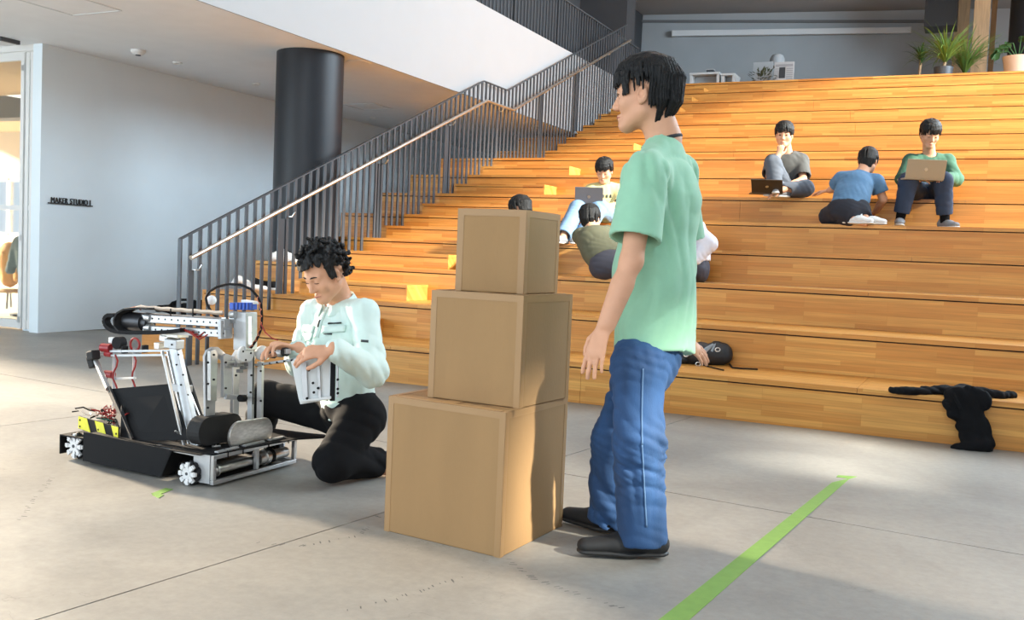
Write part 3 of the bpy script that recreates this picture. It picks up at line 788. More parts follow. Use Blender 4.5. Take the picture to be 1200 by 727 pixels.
# ---- the standing man
def stand_extra(root, g):
    up, fw, rt = g['up'], g['fw'], g['right']
    sh = child(root, 'shirt'); tr_ = child(root, 'trousers')
    # side seam and stitching down the jeans, sleeve and bottom hem stitching
    d = -nrm(g['right'])
    for (kk, name) in ((0, 'side_seam'),):
        a, b = g['kn'][0]*.0+g['hp'][0]-ZU*.02, g['an'][0]+ZU*.03
        for s0, s1 in ((g['hp'][0]-ZU*.0, g['kn'][0]), (g['kn'][0], g['an'][0]+ZU*.05)):
            c = (s0+s1)/2; ln = np.linalg.norm(s1-s0)
            patch(name, tr_, STITCH, root, c, -TC, RT_, nrm(s1-s0), .005, ln, 1, 30, .002)
    shoe = [o for o in root.children if o.name.startswith('shoe')][0]
    hl = g['an'][0]+V3(.03, .015, -.02)
    for k in range(3): patch('print_mark', shoe, WHT, root, hl+V3(.004*k, .002*k, -.008*k+.01), -TC, RT_, ZU, .020, .004, 3, 1, .003)
Q0 = lambda x, y: at(x, y, 3.45)
fs = nrm([-1, -.06, 0])
J1 = dict(base=(-1.15, 3.33, 0), head=at(756, 111, 3.45), hf=(-.98, -.12, -.06), hu=(.06, 0, 1), neck=at(777, 163, 3.46), chest=at(775, 240, 3.45), pelvis=at(760, 406, 3.45),
          sh=[at(757, 204, 3.26), at(793, 204, 3.64)], el=[at(740, 306, 3.20), at(800, 305, 3.70)], wr=[at(711, 380, 3.17), at(788, 396, 3.64)],
          hip=[at(749, 428, 3.35), at(754, 428, 3.55)], knee=[at(748, 515, 3.34), at(722, 515, 3.60)],
          ank=[zs(onz(752, 655), .085)*1., V3(-1.19, 3.44, .085)], toe=[(-.88, -.46, 0), (-.96, .22, 0)], ns=1.06,
          hand=[(at(688, 440, 3.14)-at(711, 380, 3.17), (.25, .95, .1), -1, .16), (at(818, 410, 3.66)-at(788, 396, 3.64), (-.2, .5, -.8), 1, .25)], tw=1.0)
J1['ank'][0] = V3(-1.000, 3.222, .085)
standing = person('man in mint green T-shirt and wide blue jeans standing beside the stacked boxes', J1, 'straight', 1.06,
    dict(top=dict(mat=TEE, sleeve='short', len=.74, ease=.032, flare=1.0, srad=.056, top=.04, hem=at(767, 408, 3.45), hemr=.135, cut=.0, hemf=1.2, fold=.0105, ff=28, fd=((.9, .3, .10), (.5, .9, .12)), nr=.064, collar=mat('charcoal_ribbing', (.03, .032, .035), .8), cr=.068, craise=.016),
         legs=dict(mat=DENIM, ease=.016, hr=.076, kr=.068, ar=.072, rise=-.05, fold=.011, ff=42, fd=((.25, .2, 1), (.8, .4, .35))),
         shoes=dict(mat=SHOE, sole=SOLE, L=.285)), seed=4, fine=.005, cfine=.0065, extra=stand_extra)

# ---- the kneeling boy
def kneel_extra(root, g):
    jk = child(root, 'jacket'); up, fw, rt = g['up'], g['fw'], g['right']
    ch = g['chest']; dn = -fw
    F = lambda x, z: ch+rt*x+up*z
    # zip placket, chest pockets with flaps, printed marks, hem band, cuffs
    patch('zip_placket', jk, MINTD, root, F(.0, -.01), dn, rt, up, .030, .33, 2, 20, .004)
    patch('zip_pull', jk, PRINT, root, F(.0, .10), dn, rt, up, .006, .03, 1, 2, .008)
    for s, nm in ((-1, 'chest_pocket'), (1, 'chest_pocket')):
        o = patch(nm, jk, MINTD, root, F(s*.080, .035), dn, rt, up, .095, .095, 8, 8, .004)
        f = patch('pocket_flap', jk, MINT, o, F(s*.080, .075), dn, rt, up, .100, .030, 8, 3, .008)
    patch('print_mark', jk, PRINT, root, F(-.085, .100), dn, rt, up, .056, .004, 6, 1, .010)
    patch('print_mark', jk, PRINT, root, F(-.068, .055), dn, rt, up, .036, .004, 6, 1, .012)
    lf = -rt
    patch('sleeve_mark', jk, PRINT, root, g['sh'][0]*.55+g['el'][0]*.45, nrm(-TC), RT_, ZU, .032, .009, 4, 1, .006)
    pel = g['pel']
    band = patch('waistband', jk, MINTD, root, pel-up*.002, nrm(-TC), RT_, nrm(up), .34, .050, 16, 3, .006)
    bt = MB()
    for px, py, r in ((420, 461, .013), (428, 462, .006)):
        p = at(px, py, 4.2); bt.cyl(p-V3(TC)*.0, p-V3(TC)*.01, r, 14)
    # collar: two turned-down leaves round the neck
    nk = g['neck']
    cl_ = MB(); ring = []
    for a in np.linspace(PI/2+.35, PI/2+2*PI-.35, 26):
        c_, s_ = math.cos(a), math.sin(a)
        base = nk-up*.018+fw*.012+(rt*c_*.070+fw*s_*.068)+up*(-.028*s_)
        ring.append((base-up*.010, base+up*.026+(rt*c_+fw*s_)*.006, base-up*.020+(rt*c_+fw*s_)*.030))
    vs_ = [q for t in ring for q in t]; fs_ = []
    for i in range(len(ring)-1):
        for k in (0, 1): fs_.append((i*3+k, i*3+k+1, (i+1)*3+k+1, (i+1)*3+k))
    cl_.add(vs_, fs_); o = cl_.build('collar', MINT, root, smooth=True); s = o.modifiers.new('thick', 'SOLIDIFY'); s.thickness = .004
    # white undershirt at the throat
    sdf_mesh('undershirt', [cone(nk-up*.065+fw*.012, .062, nk-up*.012+fw*.006, .054, .01), cone(nk-up*.03+fw*.0, .050, nk+up*.1, .06, .004, neg=True)], .006, WHT, root)
K = 4.36
J2 = dict(base=(-2.55, 3.60, 0), head=at(380, 320, 4.30), hf=(-.21, -.80, -.50), hu=(-.10, -.25, .9), neck=at(398, 352, 4.42), chest=at(397, 402, 4.42), pelvis=at(410, 474, 4.45),
          sh=[at(426, 368, 4.30), at(368, 368, 4.52)], el=[at(436, 436, 4.17), at(352, 425, 4.46)], wr=[at(391, 409, 3.95), at(350, 409, 4.13)],
          hip=[at(424, 488, 4.36), at(400, 485, 4.56)], knee=[at(391, 542, 4.22), at(312, 467, 4.74)],
          ank=[zs(at(442, 541, 4.45), .062), zs(at(302, 530, 4.86), .085)], toe=[nrm(RT_*.9+V3(0, .3, 0)), (-.95, -.1, 0)], sole=[(0, 0, -1), (0, 0, 1)], ah=.045, tw=.92,
          hand=[(at(345, 414, 3.93)-at(391, 409, 3.95), nrm(-ZU*.75-TC*.1+V3(-.2, .6, 0)), 1, .42), (at(322, 404, 4.08)-at(350, 409, 4.13), nrm(-ZU*.8+TC*.35), -1, .55)], ns=.95)
kneeling = person('boy with curly black hair kneeling in pale mint work jacket beside the robot', J2, 'curly', .98,
    dict(top=dict(name='jacket', mat=MINT, sleeve='long', ease=.022, srad=.050, drop=.05, hemr=.125, cut=.0, fold=.0085, ff=30, nr=.060),
         legs=dict(mat=BLK, ease=.016, kr=.066, ar=.052, fold=.008, ff=26),
         shoes=dict(mat=SHOE, sole=SOLE, L=.26, sock=BLK)), seed=11, fine=.0048, cfine=.0065, look=1., extra=kneel_extra)

# ---- people on the steps (each sits, kneels or leans on its own level)
fk = dict(fine=.0085, cfine=.0095)
GREEN = mat('bottle_green_sweater', rgb(58, 98, 78), .85, var=.05, scale=20)
NAVY = mat('navy_trousers', rgb(44, 56, 78), .85, var=.06, scale=20)
GREYT = mat('grey_tee', rgb(80, 80, 78), .85, var=.05, scale=20)
GREYP = mat('grey_trousers', rgb(88, 94, 104), .85, var=.06, scale=20)
BLUE = mat('blue_shirt', rgb(86, 122, 154), .85, var=.1, scale=24)
DNAVY = mat('dark_navy_trousers', rgb(34, 36, 46), .85)
YEL = mat('pale_yellow_tee', rgb(214, 200, 140), .85, var=.03, scale=20)
LJEAN = mat('light_blue_jeans', rgb(118, 150, 182), .85, var=.12, scale=14)
OLIVE = mat('olive_grey_sweater', rgb(92, 92, 72), .9, var=.06, scale=20)
DGREY = mat('dark_slate_trousers', rgb(62, 62, 72), .85)
LILAC = mat('white_lilac_shirt', rgb(226, 224, 232), .85, var=.03, scale=20)
SHW = mat('white_trainer', (.75, .75, .74), .6); SHG = mat('grey_trainer', (.25, .26, .28), .6)
rowp = 'people sitting on the wooden steps'
TCd = nrm(TC)
J = dict(base=(-.55, 10.2, 1.74), head=at(1090, 157, 9.40), hf=nrm(TCd*.85-ZU*.42-RT_*.05), hu=(0, 0, 1), neck=at(1089, 181, 9.52), chest=at(1088, 200, 9.58), pelvis=at(1087, 224, 9.62),
         sh=[at(1110, 189, 9.52), at(1067, 189, 9.52)], el=[at(1120, 210, 9.38), at(1058, 210, 9.38)], wr=[at(1106, 208, 9.16), at(1070, 208, 9.16)],
         hip=[at(1098, 227, 9.50), at(1076, 227, 9.50)], knee=[at(1105, 212, 9.10), at(1065, 213, 9.10)],
         ank=[zs(at(1108, 250, 9.16), 1.535), zs(at(1055, 252, 9.16), 1.535)], toe=[nrm(TCd+RT_*.15), nrm(TCd-RT_*.4)],
         hand=[(nrm(TCd*.7-RT_*.6-ZU*.1), -ZU, 1, .3), (nrm(TCd*.7+RT_*.6-ZU*.1), -ZU, -1, .3)])
person('man in bottle green sweater with open laptop on his knees, feet apart', J, 'straight', 1.02,
    dict(top=dict(mat=GREEN, sleeve='long', ease=.024, drop=.02), legs=dict(mat=NAVY, ease=.018, kr=.066, ar=.054, rise=.16), shoes=dict(mat=SHG, sole=SHW, L=.27, sock=BLK)), rowp, 21, look=1., **fk)

J = dict(base=(-1.1, 9.5, 1.45), head=at(1017, 190, 9.34), hf=nrm(-TCd*.8+RT_*.35-ZU*.5), hu=(0, .3, 1), neck=at(1009, 204, 9.27), chest=at(1002, 219, 9.17), pelvis=at(994, 243, 9.02),
         sh=[at(986, 210, 9.27), at(1027, 213, 9.22)], el=[at(977, 221, 9.42), at(1035, 234, 9.22)], wr=[zs(at(972, 230, 9.52), 1.80), at(1027, 247, 9.42)],
         hip=[at(985, 246, 9.02), at(1005, 246, 9.02)], knee=[zs(at(972, 254, 9.22), 1.53), zs(at(1008, 254, 9.40), 1.53)],
         ank=[zs(at(999, 254, 8.92), 1.51), zs(at(1014, 254, 8.92), 1.51)], toe=[nrm(RT_*.6+TCd*.4), nrm(RT_*.7+TCd*.3)], ah=.055,
         hand=[(nrm(-TCd*.5-RT_*.5-ZU*.1), -ZU, 1, .2), (nrm(-TCd*.6-RT_*.5-ZU*.3), -ZU, -1, .3)])
person('man in blue shirt kneeling on a step with his back turned, leaning forward', J, 'straight', 1.0,
    dict(top=dict(mat=BLUE, sleeve='short', len=.62, ease=.022, drop=.00, hemr=.135, fold=.009, ff=24), legs=dict(mat=DNAVY, ease=.018, kr=.07, ar=.054), shoes=dict(mat=SHW, sole=SHW, L=.25)), rowp, 22, **fk)

J = dict(base=(-1.8, 10.3, 1.74), head=at(919, 158, 9.92), hf=nrm(TCd*.9-RT_*.35-ZU*.15), hu=(0, 0, 1), neck=at(922, 180, 10.0), chest=at(924, 197, 10.03), pelvis=at(927, 219, 10.08),
         sh=[at(939, 189, 9.98), at(905, 189, 10.0)], el=[at(941, 210, 9.86), at(902, 206, 9.84)], wr=[at(916, 223, 9.66), at(911, 184, 9.78)],
         hip=[at(935, 222, 10.0), at(919, 222, 10.0)], knee=[zs(at(944, 219, 9.76), 1.83), at(906, 192, 9.74)],
         ank=[zs(at(916, 226, 9.72), 1.80), zs(at(908, 222, 9.72), 1.825)], toe=[nrm(TCd*.3-RT_), nrm(TCd-RT_*.2)],
         hand=[(nrm(-RT_*.9-ZU*.35+TCd*.2), -ZU, 1, .3), (nrm(ZU*.95+RT_*.25+TCd*.05), nrm(-TCd+RT_*.2), -1, .8)])
person('man in grey T-shirt, chin on his hand and one knee drawn up', J, 'straight', 1.02,
    dict(top=dict(mat=GREYT, sleeve='short', len=.86, ease=.028, drop=.02, collar=mat('pale_grey_ribbing', rgb(170, 170, 168), .8)), legs=dict(mat=GREYP, ease=.016, kr=.064, ar=.056), shoes=dict(mat=SHG, sole=SHW, L=.26)), rowp, 23, **fk)

J = dict(base=(-3.6, 9.7, 1.45), head=at(708, 200, 10.12), hf=nrm(TCd*.85-RT_*.25-ZU*.45), hu=(0, 0, 1), neck=at(708, 217, 10.2), chest=at(708, 232, 10.22), pelvis=at(709, 252, 10.2),
         sh=[at(724, 224, 10.18), at(693, 224, 10.2)], el=[at(728, 240, 10.06), at(691, 240, 10.08)], wr=[at(708, 243, 9.84), at(690, 243, 9.84)],
         hip=[at(717, 253, 10.12), at(701, 253, 10.12)], knee=[at(702, 245, 9.74), at(677, 245, 9.74)],
         ank=[zs(at(682, 278, 9.46), 1.24), zs(at(660, 276, 9.44), 1.24)], toe=[nrm(TCd-RT_*.7), nrm(TCd-RT_*.5)],
         hand=[(nrm(TCd*.5-RT_*.8), -ZU, 1, .3), (nrm(TCd*.8), -ZU, -1, .3)])
def yel_extra(root, g):
    sh = child(root, 'shirt')
    for x in (-.05, -.012, .026): patch('print_mark', sh, PRINT, root, g['chest']+g['right']*x*-1+g['up']*.01+g['right']*-.03, -TCd, RT_, ZU, .016, .03, 2, 2, .006)
person('boy in pale yellow T-shirt and light jeans with dark laptop on his lap', J, 'straight', 1.0,
    dict(top=dict(mat=YEL, sleeve='short', len=.8, ease=.028, drop=.02), legs=dict(mat=LJEAN, ease=.020, kr=.066, ar=.060), shoes=dict(mat=SHG, sole=SHW, L=.25)), rowp, 24, look=1., extra=yel_extra, **fk)

J = dict(base=(-3.0, 8.2, .87), head=at(692, 257, 8.96), hf=nrm(-TCd*.8+RT_*.45-ZU*.25), hu=(-.2, .2, 1), neck=at(694, 271, 8.86), chest=at(699, 284, 8.72), pelvis=at(712, 306, 8.50),
         sh=[at(680, 277, 8.84), at(711, 274, 8.88)], el=[zs(at(686, 292, 9.0), 1.24), at(724, 279, 9.0)], wr=[zs(at(700, 283, 9.16), 1.22), zs(at(716, 280, 9.2), 1.22)],
         hip=[at(706, 312, 8.46), at(720, 308, 8.52)], knee=[zs(at(740, 315, 8.55), .97), zs(at(744, 308, 8.66), 1.0)],
         ank=[zs(at(734, 320, 8.75), .95), zs(at(738, 318, 8.85), .95)], toe=[nrm(RT_+TCd*.2), nrm(RT_)], tw=1.08,
         hand=[(nrm(RT_-TCd*.3), -ZU, 1, .3), (nrm(-RT_-TCd*.3), -ZU, -1, .3)])
person('person in olive sweater lying on one side on a low step, back turned', J, 'straight', 1.02,
    dict(top=dict(mat=OLIVE, sleeve='long', ease=.026, drop=-.02), legs=dict(mat=DGREY, ease=.022, kr=.07, ar=.055), shoes=dict(mat=SHG, sole=SHW, L=.26)), rowp, 25, **fk)

J = dict(base=(-4.1, 8.6, .87), head=at(609, 246, 9.36), hf=nrm(-RT_*.75-TCd*.6-ZU*.3), hu=(0, 0, 1), neck=at(612, 264, 9.36), chest=at(614, 281, 9.36), pelvis=at(617, 305, 9.34),
         sh=[at(608, 273, 9.20), at(618, 273, 9.54)], el=[at(602, 292, 9.14), at(606, 290, 9.58)], wr=[at(588, 296, 9.2), at(590, 294, 9.5)],
         hip=[at(615, 308, 9.26), at(618, 308, 9.44)], knee=[at(585, 290, 9.26), at(587, 290, 9.42)],
         ank=[zs(at(592, 318, 9.26), .955), zs(at(594, 318, 9.42), .955)], toe=[nrm(-RT_), nrm(-RT_)],
         hand=[(nrm(-RT_-ZU*.5), -ZU, 1, .3), (nrm(-RT_-ZU*.5), -ZU, -1, .3)])
person('person behind the smallest top box, only the black hair showing', J, 'straight', 1.02,
    dict(top=dict(mat=BLK, sleeve='long', ease=.024, drop=-.02), legs=dict(mat=DGREY, ease=.018), shoes=dict(mat=SHG, sole=SHW, L=.26)), rowp, 26, **fk)

J = dict(base=(-2.25, 8.4, .87), head=at(789, 248, 8.6), hf=nrm(-RT_*.9-ZU*.5), hu=(0, 0, 1), neck=at(803, 262, 8.6), chest=at(812, 280, 8.6), pelvis=at(815, 310, 8.58),
         sh=[at(814, 268, 8.42), at(816, 268, 8.78)], el=[at(831, 286, 8.36), at(812, 292, 8.84)], wr=[at(814, 306, 8.34), at(790, 300, 8.8)],
         hip=[at(812, 314, 8.48), at(814, 314, 8.68)], knee=[zs(at(787, 300, 8.48), 1.18), zs(at(788, 300, 8.7), 1.18)],
         ank=[zs(at(798, 326, 8.40), .955), zs(at(800, 324, 8.6), .955)], toe=[nrm(-RT_), nrm(-RT_)],
         hand=[(nrm(-RT_-ZU*.5), -ZU, 1, .3), (nrm(-RT_-ZU*.5), -ZU, -1, .3)])
person('person in white shirt mostly hidden behind the standing man, sleeve showing', J, 'straight', 1.0,
    dict(top=dict(mat=LILAC, sleeve='long', ease=.030, drop=-.03, fold=.010), legs=dict(mat=DGREY, ease=.018), shoes=dict(mat=SHG, sole=SHW, L=.26)), rowp, 27, **fk)

# ---- laptops
def laptop(label, c, back, lidup, wd, m, hinge_up=.0, dp=.22):
    """c: middle of the hinge; back: direction the lid's outside faces; the keyboard lies on the other side"""
    back = nrm(back); r = nrm(np.cross(ZU, back)); lu = nrm(lidup)
    t = thing('laptop', c, label, 'laptop', 'laptops on the steps')
    kb = nrm(-back+ZU*hinge_up); n = nrm(np.cross(kb, r)); n = n if n[2] > 0 else -n
    Mx = Matrix((Vector(r), Vector(kb), Vector(n))).transposed()
    b = MB().box(c+kb*dp/2, (wd, dp, .016), Mx).build('base', m, t, bevel=.003)
    MB().box(c+kb*dp*.38+n*.009, (wd*.88, dp*.45, .002), Mx).build('keyboard', M['black'], b)
    MB().box(c+kb*dp*.78+n*.009, (wd*.35, dp*.26, .002), Mx).build('touchpad', M['rail'], b)
    ln = nrm(np.cross(r, lu)); ln = ln if np.dot(ln, back) > 0 else -ln
    M2 = Matrix((Vector(r), Vector(lu), Vector(ln))).transposed()
    l = MB().box(c+lu*(dp*.5+.006)+ln*.004, (wd, dp, .008), M2).build('lid', m, t, bevel=.003)
    MB().box(c+lu*(dp*.5+.008)-ln*.001, (wd*.95, dp*.9, .002), M2).build('screen', M['black'], l)
    e = c+lu*(dp*.52)+ln*.0085
    MB().cyl(e, e+ln*.0015, .016, 20).build('emblem', M['steel'], l)
    return t
GOLD = mat('pale_gold_aluminium', rgb(176, 164, 142), .4, metal=.6); DKL = mat('dark_bronze_laptop', rgb(74, 66, 58), .4, metal=.5); GRL = mat('grey_laptop', rgb(112, 112, 118), .4, metal=.5)
laptop('pale gold laptop standing open on the knees of the man in green', at(1083, 210, 8.98), nrm(TCd), nrm(ZU+TCd*.25), .36, GOLD, 0., .175)
laptop('dark bronze laptop open on the step before the man in grey', zs(at(899, 228, 9.60), 1.757), nrm(TCd-RT_*.1), nrm(ZU*.55+TCd*.75-RT_*.25), .30, DKL, 0., .20)
laptop('dark grey laptop open on the lap of the boy in yellow', at(690, 242, 9.72), nrm(TCd-RT_*.15), nrm(ZU+TCd*.3-RT_*.05), .28, GRL, .05, .19)
# ================================================================== BOXES
def carton(name_label, N, e1, e2, w1, w2, h_, z0, seed):
    r = random.Random(seed)
    e1 = Vector((*e1, 0)).normalized(); e2 = Vector((*e2, 0)).normalized(); N = Vector((N[0], N[1], z0)); u = Vector((0, 0, 1))
    c = N+e1*w1/2+e2*w2/2
    t = thing('cardboard_box', c, name_label, 'box', 'stacked cardboard boxes')
    body = MB().prism([N, N+e1*w1, N+e1*w1+e2*w2, N+e2*w2], (0, 0, h_)).build('carton', M['card'], t, bevel=.004)
    # edge tape folded over the twelve edges, slightly proud
    tw, th = .024, .0012
    def strip(a, b, n1, n2, ww):
        m = MB(); d = b-a
        for n, s in ((n1, n2), (n2, n1)):
            o = n*th
            m.prism([a+o, b+o, b+o-s*ww, a+o-s*ww], n*-.0008)
        m.build('edge_tape', M['tape'], t)
    C = {}
    for i in (0, 1):
        for j in (0, 1):
            for k in (0, 1): C[i, j, k] = N+e1*w1*i+e2*w2*j+u*h_*k
    n1 = {0: -e1, 1: e1}; n2 = {0: -e2, 1: e2}; n3 = {0: -u, 1: u}
    for i in (0, 1):
        for j in (0, 1): strip(C[i, j, 0], C[i, j, 1], n1[i], n2[j], tw)
        strip(C[i, 0, 1]+e2*tw, C[i, 1, 1]-e2*tw, n1[i], n3[1], tw)
        strip(C[0, i, 1]+e1*tw, C[1, i, 1]-e1*tw, n2[i], n3[1], tw)
        strip(C[i, 0, 0]+u*.002, C[i, 1, 0]+u*.002, n1[i], n3[1], -tw*.7) if False else None
    # the flap seam across the top
    m = MB(); a = (C[0, 0, 1]+C[1, 0, 1])/2; b = (C[0, 1, 1]+C[1, 1, 1])/2
    m.prism([a-e1*.03+u*.001, a+e1*.03+u*.001, b+e1*.03+u*.001, b-e1*.03+u*.001], (0, 0, .0006)); m.build('top_tape', M['tape'], t)
    return t
carton('largest cardboard box, at the bottom of the stack of three on the floor', (-1.413, 2.948), (-.505, .059), (.024, .487), .508, .490, .5, 0., 1)
carton('middle cardboard box of the stack, on the largest box', (-1.410, 3.045), (-.997, .06), (.09, .996), .380, .365, .392, .502, 2)
carton('smallest cardboard box, topmost of the stack of three', (-1.455, 3.135), (-.997, -.10), (.03, 1), .262, .285, .297, .8955, 3)

# ================================================================== FLOOR TAPE
t = thing('floor_tape', onz(890, 640), 'long straight green tape line on the floor right of the standing man', 'tape')
a0, a1, b0, b1 = onz(772, 727), onz(808, 727), onz(975, 566), onz(996, 561)
dd = (a0-b0); a0 = a0+dd*.12; a1 = a1+(a1-b1)*.12
m = MB(); m.prism([a0, a1, b1, b0], (0, 0, .0015)); m.build('tape_line', M['green_tape'], t)
m = MB(); m.prism([onz(982, 557.5), onz(980, 559.5), onz(996, 561.5), onz(1004, 559)], (0, 0, .0018)); m.build('tape_corner', M['green_tape'], t)
t = thing('floor_tape', onz(188, 578), 'short green tape corner mark on the floor before the robot', 'tape')
m = MB(); m.prism([onz(177, 579), onz(194, 572.5), onz(203, 574), onz(186, 580.5)], (0, 0, .0015)); m.build('tape_line', M['green_tape'], t)
m = MB(); m.prism([onz(178, 580.5), onz(182, 578.5), onz(192, 580.5), onz(186, 584.5)], (0, 0, .0018)); m.build('tape_corner', M['green_tape'], t)

# ================================================================== ROBOT
ALU = mat('aluminium_profile', (.50, .50, .50), .36, metal=.8, var=.06, scale=40)
ALUW = mat('silver_white_plate', (.50, .51, .52), .42, metal=.4, var=.05, scale=30)
STN = mat('scratched_steel', (.62, .60, .57), .36, metal=.9, var=.18, scale=30, stretch=(1, 1, 4))
BP = mat('matt_black_panel', (.006, .006, .007), .75, spec=.25)
BPG = mat('black_rubber_pad', (.013, .013, .014), .8, bump=.1, bscale=120)
RED = mat('red_motor', rgb(150, 28, 34), .45); WIRE_R = mat('red_wire', rgb(150, 34, 30), .5); WIRE_W = mat('cream_wire', rgb(214, 196, 178), .5); WIRE_O = mat('orange_wire', rgb(196, 110, 80), .5)
YELH = mat('hazard_yellow', rgb(226, 220, 44), .5, var=.04, scale=20); BLU = mat('blue_plastic', rgb(36, 86, 190), .4); GRNW = mat('green_board', rgb(20, 90, 70), .5)
rob = thing('wheeled_robot', (-3.35, 3.4, 0), 'black and silver wheeled robot with gripper arm and hazard stripes on the floor', 'robot')
V = Vector
def barpx(name, p0, p1, w_, h_, m=ALU, up=(0, 0, 1), bev=.001, parent=None): return MB().bar(p0, p1, w_, h_, up).build(name, m, parent or rob, bevel=bev)
# front frame of aluminium profile
FX = -2.86
for a, b in (((FX, 3.13, .02), (FX, 3.685, .02)), ((FX, 3.13, .128), (FX, 3.685, .128)), ((FX, 3.139, .03), (FX, 3.139, .12)), ((FX, 3.41, .03), (FX, 3.41, .12)), ((FX, 3.676, .03), (FX, 3.676, .12)),
             ((FX-.01, 3.14, .128), (FX-.32, 3.14, .135)), ((FX-.01, 3.675, .128), (FX-.32, 3.675, .135)), ((FX-.01, 3.675, .02), (FX-.12, 3.675, .02))):
    MB().bar(a, b, .018, .018).build('frame_bar', ALU, rob, bevel=.002)
MB().prism([(FX-.01, 3.128, .015), (FX-.10, 3.128, .015), (FX-.10, 3.128, .135), (FX-.01, 3.128, .137)], (0, .004, 0)).build('end_plate', ALUW, rob)
rl = MB(); rl.cyl((FX-.03, 3.16, .062), (FX-.03, 3.42, .062), .019, 16).cyl((FX-.03, 3.18, .062), (FX-.03, 3.19, .062), .028, 16); rl.build('intake_roller', STN, rob, smooth=True)
g = MB(); g.cyl((FX-.03, 3.45, .065), (FX-.03, 3.56, .065), .030, 18).cyl((FX-.03, 3.56, .065), (FX-.03, 3.65, .065), .024, 18).cyl((FX-.03, 3.49, .065), (FX-.03, 3.51, .065), .036, 18); g.build('gear_motor', STN, rob, smooth=True)
MB().cyl((FX-.03, 3.525, .065), (FX-.03, 3.545, .065), .033, 18).build('motor_band', BP, rob)
MB().box((FX-.07, 3.35, .02), (.09, .42, .006)).build('belly_plate', BP, rob)
MB().prism([(-2.858, 3.125, .1385), (-2.80, 3.60, .1385), (-2.66, 3.80, .1385), (-2.84, 3.76, .1385), (-3.62, 3.72, .1385), (-3.60, 3.13, .1385)], (0, 0, .005)).build('deck', BP, rob)
for a, b in (((-2.865, 3.16, .147), (-2.865, 3.29, .147)), ((-2.865, 3.33, .147), (-2.865, 3.46, .147)), ((-2.865, 3.50, .147), (-2.865, 3.60, .147))):
    MB().bar(a, b, .02, .006).build('edge_strip', ALUW, rob)
for x in (-2.869, -2.868):
    pass
ties = MB()
for y in (3.215, 3.31, 3.48, 3.62): ties.tube([(FX+.011, y, .115), (FX+.011, y, .142), (FX-.012, y, .150)], .0025, 6)
ties.build('cable_ties', BP, rob)
# side panels and wheel guards
for y, n in ((3.118, 'side_panel'), (3.70, 'side_panel')):
    MB().prism([(-3.56, y, .018), (-3.135, y, .012), (-3.075, y, .135), (-3.56, y, .152)], (0, .006, 0)).build(n, BP, rob)
MB().prism([(-3.137, 3.118, .012), (-3.077, 3.118, .135), (-3.077, 3.20, .135), (-3.137, 3.20, .012)], (.005, 0, 0)).build('front_guard', BP, rob)
MB().prism([(-3.077, 3.10, .137), (-2.90, 3.10, .137), (-2.90, 3.20, .137), (-3.077, 3.20, .137)], (0, 0, .004)).build('front_guard_top', BP, rob)
gd = MB(); gd.span((-3.81, 3.16, .105), (-3.56, 3.34, .111)).span((-3.81, 3.16, .02), (-3.804, 3.34, .105)).span((-3.81, 3.32, .02), (-3.56, 3.326, .105)).span((-3.62, 3.17, .018), (-3.614, 3.33, .105)).span((-3.614, 3.124, .018), (-3.56, 3.13, .150))
gd.build('rear_guard', BP, rob)
MB().span((-3.80, 3.34, .03), (-3.12, 3.68, .135)).build('chassis_box', BP, rob)
MB().span((-3.80, 3.30, .137), (-3.40, 3.56, .15)).build('rear_deck', BP, rob)
def wheel(c, r, yaw):
    R3 = Matrix.Rotation(yaw, 3, 'Z'); c = V(c)
    w_ = MB(); w_.cyl(c+R3 @ V((0, -.018, 0)), c+R3 @ V((0, .03, 0)), r*.62, 20); o = w_.build('wheel', BPG, rob)
    hb = MB()
    for k in range(8):
        a = 2*PI*k/8; d = V((math.cos(a), 0, math.sin(a)))
        hb.bar(c+R3 @ (d*r*.2+V((0, -.020, 0))), c+R3 @ (d*r*.92+V((0, -.020, 0))), .016, .010, up=R3 @ V((0, 1, 0)))
        hb.bar(c+R3 @ (d*r*.68+V((0, -.024, 0))+V((-d.z, 0, d.x))*.010), c+R3 @ (d*r*.68+V((0, -.024, 0))-V((-d.z, 0, d.x))*.010), .012, .010, up=R3 @ V((0, 1, 0)))
    hb.cyl(c+R3 @ V((0, -.026, 0)), c+R3 @ V((0, -.010, 0)), r*.34, 16)
    hb.build('hub', WHT, o)
    MB().cyl(c+R3 @ V((0, -.028, 0)), c+R3 @ V((0, -.02, 0)), r*.13, 10).build('axle_cap', M['rail'], o)
    for k in range(9):
        a = 2*PI*(k+.5)/9; d = V((math.cos(a), 0, math.sin(a))); tt = V((-d.z, 0, d.x))
        ax = (tt*.7+V((0, 1, 0))*.72).normalized(); p = c+R3 @ (d*(r-.011)+V((0, .008, 0)))
        MB().tube([p-(R3 @ ax)*.026, p, p+(R3 @ ax)*.026], [.008, .0115, .008], 10).build('roller', BPG, o)
wheel((-2.965, 3.12, .052), .052, .0); wheel((-3.735, 3.20, .062), .062, .0); wheel((-2.99, 3.70, .052), .052, PI); wheel((-3.74, 3.66, .062), .062, PI)
